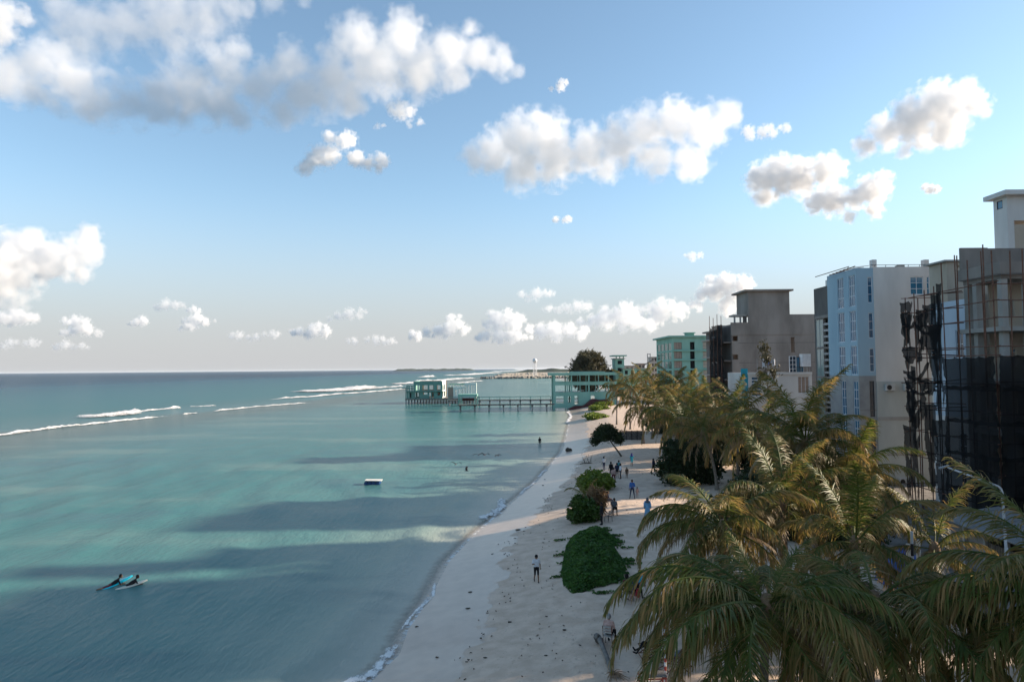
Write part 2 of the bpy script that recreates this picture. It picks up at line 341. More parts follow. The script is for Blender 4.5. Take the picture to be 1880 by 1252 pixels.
make_cloud([(1022,404,10),(1036,404,9)], 415, 'tiny cloud below the wide middle cloud', od=2.5, seed=16)
make_cloud([(0,500,45),(30,465,32),(50,440,20),(75,480,30),(110,475,28),(145,462,24),(165,430,18),(178,465,14),(150,500,15),(20,520,22)], 535, 'bright cumulus at the left edge above the sea', seed=8, od=6)
make_cloud([(1290,545,26),(1320,520,24),(1350,530,24),(1365,545,16),(1335,555,26),(1270,562,14)], 582, 'tall bright cumulus left of the concrete tower', od=5, seed=9)
_far = [('cloud beyond the green hotel building', [(1215,565,22),(1200,570,14),(1235,560,14)], 586), ('cloud over the casuarina tree', [(1150,570,20),(1110,585,18),(1135,580,20),(1165,590,18),(1085,590,12)], 612),
        ('cloud left of the casuarina tree', [(1020,605,18),(1045,605,16),(1000,610,12)], 630), ('ragged cumulus over the water tower', [(910,590,16),(930,580,16),(945,595,18),(915,615,18),(950,615,14)], 632),
        ('cumulus above the sea left of the water tower', [(825,600,16),(840,595,14),(805,608,14),(830,582,9)], 622), ('small low cloud above the water pavilion', [(757,612,8),(766,618,8)], 628),
        ('bright low cloud right of the middle of the sea horizon', [(575,605,13),(585,597,8),(550,608,9)], 622), ('low cloud above the left sea horizon, tallest of its row', [(360,585,12),(355,568,8),(345,598,9),(378,590,8)], 608),
        ('small pink cloud low above the sea', [(262,588,9),(248,592,8)], 600), ('twin layered cloud low at the left', [(140,590,12),(155,602,14),(135,606,10)], 618), ('round low cloud near the left edge', [(30,580,15),(45,584,12),(20,586,9)], 598),
        ('thin flat cloud above the horizon at centre left', [(640,575,12),(620,580,10),(662,570,7)], 588), ('faint streak cloud above the casuarina tree', [(985,540,14),(1000,537,9)], 552),
        ('faint grey streak in mid sky at left', [(305,558,11),(322,560,9)], 566), ('small faint cloud high above the green building', [(1272,470,9),(1285,468,7)], 478), ('broken low haze cloud near the left horizon', [(20,630,9),(60,628,8),(120,632,9),(150,635,7)], 645),
        ('broken low cloud over the middle sea horizon', [(690,622,9),(720,626,8),(650,625,8)], 640), ('low faint cloud over the sea left of centre', [(440,615,9),(470,618,8),(500,612,8)], 632), ('thin cloud streak above the green hotel', [(1060,562,14),(1035,565,10),(1010,566,9)], 574)]
for _i, (_l, _p, _b) in enumerate(_far):
    make_cloud(_p, _b, _l, od=1.3 if ('faint' in _l or 'thin' in _l or 'broken' in _l) else 2.8, seed=30 + _i, alt=700, flat=True)
# ---------------------------------------------------------------- node helper: distance offshore at a point
def offshore(nt):
    N, L = nt.nodes, nt.links
    g = N.new('ShaderNodeNewGeometry'); sp = N.new('ShaderNodeSeparateXYZ'); L.new(g.outputs['Position'], sp.inputs[0])
    ys = [v for v in SHORE if -40 <= v[0] <= 420]
    mr = N.new('ShaderNodeMapRange'); mr.inputs['From Min'].default_value = -40; mr.inputs['From Max'].default_value = 420; L.new(sp.outputs[1], mr.inputs['Value'])
    fc = N.new('ShaderNodeFloatCurve'); cu = fc.mapping.curves[0]
    while len(cu.points) > 2: cu.points.remove(cu.points[-1])
    for i, (y, x) in enumerate(ys):
        loc = ((y + 40) / 460, (x + 30) / 100)
        if i < 2: cu.points[i].location = loc
        else: cu.points.new(*loc)
    for p in cu.points: p.handle_type = 'VECTOR'
    fc.mapping.update(); L.new(mr.outputs[0], fc.inputs['Value'])
    sc = N.new('ShaderNodeMath'); sc.operation = 'MULTIPLY_ADD'; sc.inputs[1].default_value = 100; sc.inputs[2].default_value = -30; L.new(fc.outputs[0], sc.inputs[0])
    d = N.new('ShaderNodeMath'); d.operation = 'SUBTRACT'; L.new(sc.outputs[0], d.inputs[0]); L.new(sp.outputs[0], d.inputs[1])
    return d.outputs[0], g.outputs['Position'], sp
def nnoise(nt, vec, scale, detail=4, stretch=None, rot=0, rough=.55):
    N, L = nt.nodes, nt.links
    if stretch:
        mp = N.new('ShaderNodeMapping'); mp.inputs['Scale'].default_value = stretch; mp.inputs['Rotation'].default_value = (0, 0, rot); mp.vector_type = 'POINT'; L.new(vec, mp.inputs['Vector']); vec = mp.outputs[0]
    n = N.new('ShaderNodeTexNoise'); n.inputs['Scale'].default_value = scale; n.inputs['Detail'].default_value = detail; n.inputs['Roughness'].default_value = rough
    L.new(vec, n.inputs['Vector']); return n.outputs[0]
def nmath(nt, op, a, b=None, c=None, clamp=False):
    m = nt.nodes.new('ShaderNodeMath'); m.operation = op; m.use_clamp = clamp
    for i, v in enumerate((a, b, c)):
        if v is None: continue
        if isinstance(v, (int, float)): m.inputs[i].default_value = v
        else: nt.links.new(v, m.inputs[i])
    return m.outputs[0]
def nrange(nt, v, a, b, c=0.0, d=1.0):
    m = nt.nodes.new('ShaderNodeMapRange'); m.interpolation_type = 'SMOOTHSTEP'
    for i, k in enumerate((a, b, c, d)): m.inputs[i + 1].default_value = k
    nt.links.new(v, m.inputs[0]); return m.outputs[0]
def nmix(nt, f, a, b):
    m = nt.nodes.new('ShaderNodeMix'); m.data_type = 'RGBA'
    for i, v in ((0, f), (6, a), (7, b)):
        if isinstance(v, (int, float)): m.inputs[i].default_value = v
        elif isinstance(v, tuple): m.inputs[i].default_value = (*v, 1)
        else: nt.links.new(v, m.inputs[i])
    return m.outputs[2]
def nramp(nt, v, stops):
    r = nt.nodes.new('ShaderNodeValToRGB'); e = r.color_ramp.elements
    while len(e) < len(stops): e.new(.5)
    for i, (p, c) in enumerate(stops): e[i].position = p; e[i].color = (*c, 1)
    nt.links.new(v, r.inputs[0]); return r.outputs[0]
# ---------------------------------------------------------------- sand and inland ground: one sheet
def sand_material():
    m = bpy.data.materials.new('sand'); m.use_nodes = True; nt = m.node_tree; N, L = nt.nodes, nt.links
    b = N['Principled BSDF']; d, pos, sp = offshore(nt)
    big = nnoise(nt, pos, .25, 5); fine = nnoise(nt, pos, 5, 5); mid = nnoise(nt, pos, 1.1, 5)
    col = nmix(nt, nrange(nt, mid, .3, .7), (.53,.392,.29), (.67,.512,.39))
    col = nmix(nt, nrange(nt, nnoise(nt, pos, 9, 3), .62, .72, 0, .5), col, (.20,.16,.12))
    # wet band
    wob = nmath(nt, 'MULTIPLY_ADD', nnoise(nt, pos, .35, 3, stretch=(1, 1, 0)), 4.2, -2.1)
    dd = nmath(nt, 'ADD', d, wob)
    wet = nrange(nt, dd, -4.4, -4.15)
    wetcol = nmix(nt, nrange(nt, mid, .3, .7), (.44,.335,.26), (.51,.395,.31))
    col = nmix(nt, wet, col, wetcol)
    # inland: grey dirt of the street
    inl = nrange(nt, nmath(nt, 'ADD', d, nmath(nt, 'MULTIPLY_ADD', big, 10, -5)), -26, -31)
    dirt = nmix(nt, nrange(nt, mid, .35, .65), (.13,.115,.10), (.23,.205,.18))
    col = nmix(nt, inl, col, dirt)
    L.new(col, b.inputs['Base Color'])
    ro = N.new('ShaderNodeMix'); ro.data_type = 'FLOAT'; L.new(wet, ro.inputs[0]); ro.inputs[2].default_value = .95; ro.inputs[3].default_value = .28; L.new(ro.outputs[0], b.inputs['Roughness'])
    b.inputs['Specular IOR Level'].default_value = .45
    dry = nmath(nt, 'SUBTRACT', 1.0, wet)
    tr = nrange(nt, nmath(nt, 'ADD', d, wob), -6.5, -9.5)       # trampled part
    h = nmath(nt, 'ADD', nmath(nt, 'MULTIPLY', nmath(nt, 'MULTIPLY', nnoise(nt, pos, 2.2, 4), tr), .07), nmath(nt, 'MULTIPLY', fine, .012))
    vo = N.new('ShaderNodeTexVoronoi'); vo.inputs['Scale'].default_value = 2.1; L.new(pos, vo.inputs['Vector'])
    h = nmath(nt, 'ADD', h, nmath(nt, 'MULTIPLY', nmath(nt, 'MULTIPLY', nrange(nt, vo.outputs['Distance'], .08, .30, -1, 0), nrange(nt, nnoise(nt, pos, .5, 3), .45, .6)), nmath(nt, 'MULTIPLY', nrange(nt, dd, -5.2, -7.5), .075)))
    h = nmath(nt, 'MULTIPLY', h, nmath(nt, 'MULTIPLY_ADD', dry, .9, .1))
    bp = N.new('ShaderNodeBump'); bp.inputs['Distance'].default_value = 1.0; bp.inputs['Strength'].default_value = .9; L.new(h, bp.inputs['Height']); L.new(bp.outputs[0], b.inputs['Normal'])
    return m
def spaced(lo, hi, step, far, grow=1.18):
    a = list(np.arange(lo, hi, step)); s = step
    while a[-1] < far: s *= grow; a.append(a[-1] + s)
    return np.array(a)
_ds = np.concatenate([-spaced(3, 3.1, 1.0, 500)[::-1], np.arange(-2.9, 26, .22), spaced(26, 26.4, .4, 6000, 1.25)])
_ys = np.concatenate([np.arange(-60, 16, 4.), np.arange(16, 70, .25), spaced(70, 70.3, .3, 20000, 1.07)])
DD, YY = np.meshgrid(_ds, _ys); XX = shore_x(YY) + DD
ZZ = np.interp(DD, _PD, _PZ)
rng = np.random.default_rng(4)
def lump(X, Y, sc, seed, n=14):
    r = np.random.default_rng(seed); o = np.zeros_like(X)
    for _ in range(n):
        a = r.uniform(0, 2 * math.pi); k = sc * r.uniform(.6, 1.7)
        o += np.sin((X * math.cos(a) + Y * math.sin(a)) * k + r.uniform(0, 7))
    return o / math.sqrt(n)
tr = np.clip((DD - 6.5) / 3, 0, 1) * np.clip((60 - DD) / 20, 0, 1)
near = np.clip((110 - YY) / 40, 0, 1)
l1 = lump(XX, YY, 4.2, 1) * lump(XX, YY, 1.0, 2)
ZZ = ZZ + tr * near * (np.clip(l1, -1.3, .6) * .055 + lump(XX, YY, .5, 3) * .05) + np.clip((DD - 1) / 3, 0, 1) * lump(XX, YY, .35, 5) * .025
me = bpy.data.meshes.new('beach_sand'); ny, nx = XX.shape
idx = np.arange(ny * nx).reshape(ny, nx)
me.from_pydata(np.stack([XX, YY, ZZ], -1).reshape(-1, 3).tolist(), [], np.stack([idx[:-1,:-1], idx[:-1,1:], idx[1:,1:], idx[1:,:-1]], -1).reshape(-1, 4).tolist())
me.polygons.foreach_set('use_smooth', [True] * len(me.polygons)); me.materials.append(sand_material())
beach = struct(obj('beach_sand', me))
# ---------------------------------------------------------------- sea
REEF_PX = [(-420,860),(-150,826),(0,800),(160,783),(320,765),(450,752),(575,738),(680,726),(760,713),(830,700),(900,691)]
REEF = [gz(a, b, 0) for a, b in REEF_PX]
_RY = np.array([p.y for p in REEF]); _RX = np.array([p.x for p in REEF])
def sea_material():
    m = bpy.data.materials.new('sea_water'); m.use_nodes = True; nt = m.node_tree; N, L = nt.nodes, nt.links
    b = N['Principled BSDF']; d, pos, sp = offshore(nt)
    a = N.new('ShaderNodeAttribute'); a.attribute_name = 'reef'     # metres beyond the reef edge (negative: lagoon)
    wob = nmath(nt, 'MULTIPLY_ADD', nnoise(nt, pos, .06, 4, stretch=(1, 1, 0)), 16, -8)
    dd = nmath(nt, 'ADD', d, nmath(nt, 'MULTIPLY', wob, nrange(nt, d, 2, 20)))
    near = nramp(nt, nmath(nt, 'DIVIDE', dd, 100.0), [(0, (.46,.42,.35)), (.012, (.38,.39,.33)), (.05, (.21,.29,.25)), (.14, (.085,.21,.195)), (.40, (.045,.165,.16)), (.8, (.052,.16,.165)), (1, (.05,.13,.135))])
    patch = nnoise(nt, pos, .045, 5, stretch=(.45, 1.5, 0))
    near = nmix(nt, nrange(nt, patch, .50, .66, 0, .75), near, nmix(nt, .5, near, (.20,.27,.23)))      # paler sandy bottom
    near = nmix(nt, nrange(nt, patch, .46, .34, 0, .5), near, (.05,.13,.15))                          # weed and coral bottom
    off = nramp(nt, nmath(nt, 'DIVIDE', nmath(nt, 'ADD', a.outputs['Fac'], nmath(nt, 'MULTIPLY', wob, 2.0)), 600.0), [(0, (.065,.155,.165)), (.12, (.045,.15,.17)), (.35, (.035,.13,.165)), (.7, (.018,.085,.135)), (1, (.008,.055,.105))])
    shelf = nrange(nt, nmath(nt, 'ADD', a.outputs['Fac'], nmath(nt, 'MULTIPLY', wob, .6)), -14, 6)
    edge = nmath(nt, 'MULTIPLY', nrange(nt, nmath(nt, 'ADD', a.outputs['Fac'], wob), -30, -4), nrange(nt, nmath(nt, 'ADD', a.outputs['Fac'], wob), 14, 2))
    col = nmix(nt, shelf, near, off)
    col = nmix(nt, nmath(nt, 'MULTIPLY', edge, .55), col, (.085,.10,.085))
    # foam lace at the very edge of the water
    fw = nnoise(nt, pos, 2.2, 6); fl = nnoise(nt, pos, .12, 2, stretch=(0, 1, 0))
    foam = nmath(nt, 'MULTIPLY', nrange(nt, nmath(nt, 'ADD', d, nmath(nt, 'MULTIPLY_ADD', fw, .5, -.25)), .55, .12), nrange(nt, fw, .40, .55))
    foam = nmath(nt, 'MULTIPLY', foam, nrange(nt, fl, .35, .55, .25, 1))
    col = nmix(nt, foam, col, (.72,.72,.71))
    N.remove(b); out = N['Material Output']
    fw2 = nmath(nt, 'MAXIMUM', foam, 0.0)
    al = nmath(nt, 'MAXIMUM', nrange(nt, nmath(nt, 'ADD', d, nmath(nt, 'MULTIPLY_ADD', fw, .8, -.4)), -.1, 1.3, .10, 1), foam)
    h = nmath(nt, 'ADD', nmath(nt, 'MULTIPLY', nnoise(nt, pos, .5, 5, stretch=(1.9, .40, 0), rot=R(-14), rough=.65), .085), nmath(nt, 'MULTIPLY', nnoise(nt, pos, 1.9, 5, stretch=(1.25, .55, 0), rot=R(10), rough=.65), .075))
    h = nmath(nt, 'ADD', h, nmath(nt, 'MULTIPLY', nnoise(nt, pos, .12, 3, stretch=(1.6, .3, 0), rot=R(-20)), .08))
    bp = N.new('ShaderNodeBump'); bp.inputs['Distance'].default_value = 1.0; bp.inputs['Strength'].default_value = 1.0; L.new(h, bp.inputs['Height'])
    df = N.new('ShaderNodeBsdfDiffuse'); L.new(col, df.inputs['Color']); L.new(bp.outputs[0], df.inputs['Normal'])
    gl = N.new('ShaderNodeBsdfGlossy'); gl.inputs['Roughness'].default_value = .12; L.new(bp.outputs[0], gl.inputs['Normal'])
    fr = N.new('ShaderNodeFresnel'); fr.inputs['IOR'].default_value = 1.33; L.new(bp.outputs[0], fr.inputs['Normal'])
    rf = nmath(nt, 'MULTIPLY', nmath(nt, 'MULTIPLY', nmath(nt, 'MINIMUM', fr.outputs[0], .70), nmath(nt, 'MULTIPLY_ADD', foam, -.8, 1.0)), nrange(nt, a.outputs['Fac'], -20, 60, .56, .34))   # wave-roughened water never mirrors fully
    ms = N.new('ShaderNodeMixShader'); L.new(rf, ms.inputs[0]); L.new(df.outputs[0], ms.inputs[1]); L.new(gl.outputs[0], ms.inputs[2])
    tr = N.new('ShaderNodeBsdfTransparent'); m2 = N.new('ShaderNodeMixShader'); L.new(al, m2.inputs[0]); L.new(tr.outputs[0], m2.inputs[1]); L.new(ms.outputs[0], m2.inputs[2]); L.new(m2.outputs[0], out.inputs[0])
    return m
_xs = np.concatenate([-spaced(62, 62.6, .6, 30000, 1.13)[::-1], np.arange(-61.5, 12, .5), spaced(12, 12.6, .6, 30000, 1.3)])
_ys = np.concatenate([-spaced(30, 40, 20, 30000, 1.6)[::-1], np.arange(-20, 22, 3.), np.arange(22, 96, .35), spaced(96, 96.4, .4, 30000, 1.06)])
XX, YY = np.meshgrid(_xs, _ys); dsh = shore_x(YY) - XX
amp = np.clip(dsh / 8, 0.0, 1) * np.clip((170 - YY) / 90, 0, 1) * np.clip((XX + 150) / 80, 0, 1)
ZZ = np.zeros_like(XX); r_ = np.random.default_rng(9)
for _ in range(26):
    a = r_.normal(0.32, .42); lam = r_.uniform(2.2, 11); k = 2 * math.pi / lam
    ZZ += np.sin((XX * math.cos(a) + YY * math.sin(a)) * k + r_.uniform(0, 7)) * lam * .0024
# a low swell about to break along the near shore
sw = np.exp(-((dsh - 4.6 - 1.2 * np.sin(YY * .11)) / 1.1) ** 2) * np.clip((78 - YY) / 12, 0, 1) * np.clip((YY - 20) / 12, 0, 1) * .20
ZZ = ZZ * amp + sw
reef = np.interp(YY, _RY, _RX) - XX
reef = np.where(YY > _RY[-1], (_RX[-1] + (YY - _RY[-1]) * .03) - XX, reef)
me = bpy.data.meshes.new('sea'); ny, nx = XX.shape; idx = np.arange(ny * nx).reshape(ny, nx)
keep = (dsh > -6)
fq = np.stack([idx[:-1,:-1], idx[:-1,1:], idx[1:,1:], idx[1:,:-1]], -1).reshape(-1, 4)
kf = keep.reshape(-1)[fq].any(axis=1); fq = fq[kf]
me.from_pydata(np.stack([XX, YY, ZZ], -1).reshape(-1, 3).tolist(), [], fq.tolist())
att = me.attributes.new('reef', 'FLOAT', 'POINT'); att.data.foreach_set('value', reef.reshape(-1).astype(np.float32))
me.polygons.foreach_set('use_smooth', [True] * len(me.polygons)); me.materials.append(sea_material())
sea = struct(obj('sea', me))
# ---------------------------------------------------------------- surf
def foam_material():
    m = bpy.data.materials.new('foam'); m.use_nodes = True; nt = m.node_tree; b = nt.nodes['Principled BSDF']
    g = nt.nodes.new('ShaderNodeNewGeometry'); n = nnoise(nt, g.outputs['Position'], .8, 6)
    nt.links.new(nmix(nt, nrange(nt, n, .35, .6), (.70,.68,.65), (.84,.81,.77)), b.inputs['Base Color']); b.inputs['Roughness'].default_value = .85
    at_ = nt.nodes.new('ShaderNodeAttribute'); at_.attribute_name = 'thick'
    n2 = nnoise(nt, g.outputs['Position'], 3.2, 7, stretch=(1, .6, 1), rough=.7)
    nt.links.new(nrange(nt, nmath(nt, 'ADD', at_.outputs['Fac'], nmath(nt, 'MULTIPLY_ADD', n2, 3.2, -1.6)), .38, 1.1), b.inputs['Alpha'])
    MATS['foam'] = m
foam_material()
def surf(pix, width, height, seed, step=1.0, world=False):
    """a ridge of foam along a line; width and height in metres"""
    pts = [Vector(p) for p in pix] if world else [gz(a, b, 0) for a, b in pix]
    L_ = [0.0]
    for a, b in zip(pts, pts[1:]): L_.append(L_[-1] + (b - a).length)
    n = max(8, int(L_[-1] / step)); ts = np.linspace(0, L_[-1], n)
    xs = np.interp(ts, L_, [p.x for p in pts]); ys = np.interp(ts, L_, [p.y for p in pts])
    tx = np.gradient(xs); ty = np.gradient(ys); ln = np.hypot(tx, ty); tx, ty = tx / ln, ty / ln
    r = np.random.default_rng(seed); V = []; T = []; K = 9
    w1 = np.interp(ts, np.linspace(0, L_[-1], max(4, n // 6)), r.uniform(.6, 1.3, max(4, n // 6)))
    h1 = np.interp(ts, np.linspace(0, L_[-1], max(4, n // 3)), r.uniform(.35, 1.2, max(4, n // 3)))
    off = np.interp(ts, np.linspace(0, L_[-1], max(4, n // 8)), r.uniform(-.3, .3, max(4, n // 8))) * width
    taper = np.clip(np.minimum(ts, L_[-1] - ts) / (L_[-1] * .12 + 1e-6), .05, 1)
    for i in range(n):
        for k in range(K):
            s_ = k / (K - 1) * 2 - 1
            prof = max(0, 1 - s_ * s_) ** 1.3
            lat = off[i] + s_ * width / 2 * w1[i] * (.4 + .6 * taper[i])
            V.append((xs[i] + ty[i] * lat, ys[i] - tx[i] * lat, .03 + prof * height * h1[i] * taper[i] * (1 + .35 * r.normal()) ))
            T.append(prof * taper[i] * (1.0 if world else 1.35))
    Fc = [(i*K+k, i*K+k+1, (i+1)*K+k+1, (i+1)*K+k) for i in range(n - 1) for k in range(K - 1)]
    return V, Fc, T
def surf_obj(lines, name, label, cat='surf'):
    V, Fc, T = [], [], []
    for ln in lines:
        v, f, t = surf(*ln[:1], **ln[1]); b = len(V); V += v; T += t; Fc += [tuple(b + i for i in q) for q in f]
    me = bpy.data.meshes.new(name); me.from_pydata(V, [], Fc); a = me.attributes.new('thick', 'FLOAT', 'POINT'); a.data.foreach_set('value', T)
    me.polygons.foreach_set('use_smooth', [True] * len(Fc)); me.materials.append(MATS['foam'])
    o = obj(name, me); o['label'] = label; o['category'] = cat; o['kind'] = 'stuff'; return o
surf_obj([([(-300,836),(0,799),(90,788),(170,778),(250,770),(325,763)], dict(width=3.2, height=.45, seed=1)),
          ([(335,761),(365,758)], dict(width=2.2, height=.3, seed=2)), ([(380,757),(415,753),(470,747),(575,739)], dict(width=3.0, height=.35, seed=3)),
          ([(150,768),(200,762),(262,756)], dict(width=12, height=.85, seed=4)), ([(258,756),(300,751),(335,749)], dict(width=4, height=.6, seed=5)),
          ([(345,747),(400,745)], dict(width=2.5, height=.35, seed=15)),
          ([(486,735),(560,729),(650,722),(700,718),(765,713)], dict(width=8, height=.6, seed=6, step=2)),
          ([(552,721),(600,718),(640,716),(684,712)], dict(width=36, height=1.9, seed=7, step=2)),
          ([(684,713),(745,709)], dict(width=12, height=.9, seed=17, step=2)),
          ([(730,707),(780,700),(815,698),(870,694)], dict(width=28, height=1.4, seed=8, step=3)),
          ([(820,690),(860,688),(915,684)], dict(width=60, height=1.6, seed=9, step=6)),
          ([(772,693),(787,692)], dict(width=30, height=2.2, seed=10, step=3)),
          ([(840,704),(886,699)], dict(width=10, height=.6, seed=11, step=2)),
          ([(905,683),(960,680)], dict(width=90, height=1.5, seed=12, step=8)),
          ], 'reef_surf', 'white surf breaking along the reef edge far out')
def shore_line(y0, y1, off, n=30): return [(float(shore_x(y)) - off(y), y, 0) for y in np.linspace(y0, y1, n)]
surf_obj([(shore_line(24, 36, lambda y: .55 + .25 * math.sin(y * 1.1)), dict(width=1.3, height=.03, seed=20, step=.12, world=True)),
          (shore_line(37, 46, lambda y: .15 + .2 * math.sin(y * .7)), dict(width=.35, height=.015, seed=21, step=.12, world=True)),
          (shore_line(63, 75, lambda y: .8 + .3 * math.sin(y * .8)), dict(width=1.7, height=.12, seed=22, step=.12, world=True)),
          (shore_line(76, 86, lambda y: .2), dict(width=.7, height=.03, seed=23, step=.15, world=True)),
          (shore_line(88, 96, lambda y: .2), dict(width=.8, height=.03, seed=25, step=.15, world=True)),
          (shore_line(170, 228, lambda y: .3), dict(width=1.6, height=.12, seed=24, step=.4, world=True))], 'shore_foam', 'white foam where small waves meet the sand')
# ---------------------------------------------------------------- spit with rock edge, far islands
def land(name, xs, ys, hf, mat):
    X, Y = np.meshgrid(xs, ys); Z = hf(X, Y)
    me = bpy.data.meshes.new(name); ny, nx = X.shape; idx = np.arange(ny * nx).reshape(ny, nx)
    me.from_pydata(np.stack([X, Y, Z], -1).reshape(-1, 3).tolist(), [], np.stack([idx[:-1,:-1], idx[:-1,1:], idx[1:,1:], idx[1:,:-1]], -1).reshape(-1, 4).tolist())
    me.materials.append(MATS[mat]); return struct(obj(name, me))
pm('spit_sand', (.30,.24,.17), (.52,.43,.32), scale=.03, rough=.95, bump=.3, bscale=.4)
pm('far_green', (.03,.05,.035), (.06,.08,.05), scale=.02, rough=.95)
def hf_spit(X, Y):
    tip = (X + 44) / 30; s = np.clip(np.minimum(tip, (Y - 985) / 14), 0, 1); bk = np.clip((1500 - Y) / 60, 0, 1)
    left = np.clip((X - (-44 + (Y - 985) * .02)) / 14, 0, 1)
    return -1.5 + (s ** .7) * bk * left * (3.6 + 1.4 * lump(X, Y, .05, 31) * np.clip((Y - 1000) / 30, 0, 1) + np.clip(Y - 1000, 0, 200) * .012)
land('sand_spit', np.linspace(-60, 420, 160), np.concatenate([np.linspace(980, 1100, 60), np.linspace(1108, 1520, 60)]), hf_spit, 'spit_sand')
def hf_is(x0, x1, y0, h, seed):
    def f(X, Y): return -2 + np.clip((X - x0) / 60, 0, 1) * np.clip((x1 - X) / 60, 0, 1) * np.clip((Y - y0) / 8, 0, 1) * (h + 2.5 * lump(X, Y, .06, seed) * h / 12 + 1.5 * lump(X, Y, .012, seed + 1))
    return f
land('far_island', np.linspace(0, 900, 220), np.linspace(2600, 2700, 8), hf_is(4, 900, 2604, 12, 41), 'far_green')
land('far_island', np.linspace(-1250, -350, 220), np.linspace(7000, 7200, 8), hf_is(-1240, -380, 7004, 19, 43), 'far_green')
UX, UY, NS, NW = Vector((1,0,0)), Vector((0,1,0)), Vector((0,-1,0)), Vector((-1,0,0))
GZ = 1.3                                             # buildings start a little below the ground
def slab(p, name, mat, x0, x1, y0, y1, z0, z1): return MB().box(x0, x1, y0, y1, z0, z1).build(name, mat, p)
def air_con(x, y, z, label, face='S', w=.95):
    r = root('air_conditioner', (x, y, z), label, 'air conditioner', 'outdoor air conditioner units')
    d = .34
    MB().box(x, x+w, y-d, y-.02, z, z+.68).build('case', 'ac_white', r)
    m = MB(); c = Vector((x+w*.36, y-d-.012, z+.34))
    for q in range(3):
        pts = [c + Vector((math.cos(t)*.08*(q+1.1), 0, math.sin(t)*.08*(q+1.1))) for t in np.linspace(0, 2*math.pi, 15)]; m.tube(pts, .012, 4, cap=False)
    m.build('fan_guard', 'dark_frame', r)
    m = MB(); m.tube([c + Vector((0, .008, 0)), c + Vector((0, .002, 0))], .25, 14); m.build('fan', 'black_plastic', r)
    m = MB(); m.bar((x+.15, y, z-.04), (x+.15, y-d, z-.04), .05); m.bar((x+w-.15, y, z-.04), (x+w-.15, y-d, z-.04), .05); m.build('bracket', 'grey_metal', r)
    return r
# ================= white building with the blue bay (B3)
Y3 = 72.0; x3 = Xat(1608, Y3); ZT = Zat(1640, 490, Y3)
b = root('apartment_block', (x3, Y3, GZ), 'tall white apartment block with a light blue bay of tall windows', 'building')
zg = Zat(1640, 700, Y3)
wx0, wx1 = Xat(1676, Y3), Xat(1700, Y3); wz1, wz0 = Zat(1688, 508, Y3), Zat(1688, 541, Y3)
MB().wall((x3, Y3, 0), UX, NS, 16, zg, ZT, [(wx0-x3, wx1-x3, wz0, wz1), (Xat(1706, Y3)-x3, Xat(1712, Y3)-x3, wz0, wz1)], .25).build('wall', 'white_wall', b)
window(b, (x3, Y3), UX, NS, wx0-x3, wx1-x3, wz0, wz1, 2, 3, 'white_frame', 'teal_glass')
window(b, (x3, Y3), UX, NS, Xat(1706, Y3)-x3, Xat(1712, Y3)-x3, wz0, wz1, 1, 3, 'white_frame', 'teal_glass')
zb = [Zat(1640, p, Y3) for p in (765, 830, 900)]
slab(b, 'wall', 'greenish_wall', x3, x3+16, Y3-.06, Y3+.25, GZ, zg)
for k, z in enumerate(zb[:2]): slab(b, 'string_course', 'concrete_pale', x3, x3+16, Y3-.10, Y3-.055, z-.35, z)
slab(b, 'wall', 'white_wall', x3+15.75, x3+16, Y3+.26, Y3+11, GZ, ZT-.01)
slab(b, 'wall', 'white_wall', x3, x3+.25, Y3+6.76, Y3+11, GZ, ZT-.01)
slab(b, 'wall', 'white_wall', x3+.26, x3+15.74, Y3+10.75, Y3+11, GZ, ZT-.02)
slab(b, 'roof', 'concrete', x3+.26, x3+15.74, Y3+.26, Y3+10.74, ZT-.5, ZT-.2)
for k, (px, w, h) in enumerate([(1604, 8, 13), (1700, 9, 14)]):
    slab(b, 'chimney', 'white_wall', Xat(px, Y3)+.35, Xat(px+w, Y3)+.35, Y3+.3, Y3+.9, ZT-.19, Zat(px, 476, Y3))
slab(b, 'roof_box', 'concrete_pale', Xat(1668, Y3), Xat(1677, Y3), Y3+1, Y3+2, ZT-.19, Zat(px, 483, Y3))
# blue bay
bx0, bx1 = Xat(1576, Y3), x3 - .004; by1 = Y3 + 6.6; zs = Zat(1580, 690, Y3); BT = Zat(1580, 492, Y3)
cols = [(0.15, 1.6), (2.75, 4.2)]
rows_u = [(Zat(1568, 563, 73), Zat(1568, 506, 73)), (Zat(1568, 627, 73), Zat(1568, 571, 73)), (Zat(1568, 688, 73), Zat(1568, 635, 73))]
rows_l = [(zs-4.3, zs-.55), (zs-8.3, zs-4.7), (zs-12.0, zs-8.7)]
ops = [(a, c, z0, z1) for (a, c) in cols for (z0, z1) in rows_u]
MB().wall((bx0, Y3, 0), UY, NW, by1-Y3, zs, BT, ops, .25).build('wall', 'blue_wall', b)
opl = [(a+.1, c-.3, z0, z1) for (a, c) in cols for (z0, z1) in rows_l]
MB().wall((bx0+.03, Y3, 0), UY, NW, by1-Y3, GZ, zs, opl, .25).build('wall', 'grey_tile', b)
for (a, c, z0, z1) in ops: window(b, (bx0, Y3), UY, NW, a, c, z0, z1, 3, 3, 'white_frame', 'blue_glass')
for (a, c, z0, z1) in opl: window(b, (bx0+.03, Y3), UY, NW, a, c, z0, z1, 2, 4, 'white_frame', 'blue_glass')
nw = [(bx1-bx0-.62, bx1-bx0-.1, z0+.3, z1-.3) for (z0, z1) in rows_u]; nl = [(bx1-bx0-.75, bx1-bx0-.25, z0, z1) for (z0, z1) in rows_l]
MB().wall((bx0+.004, Y3+.004, 0), UX, NS, bx1-bx0, zs, BT-.004, nw, .25).build('wall', 'blue_wall', b)
MB().wall((bx0+.034, Y3+.004, 0), UX, NS, bx1-bx0-.034, GZ, zs, nl, .25).build('wall', 'grey_tile', b)
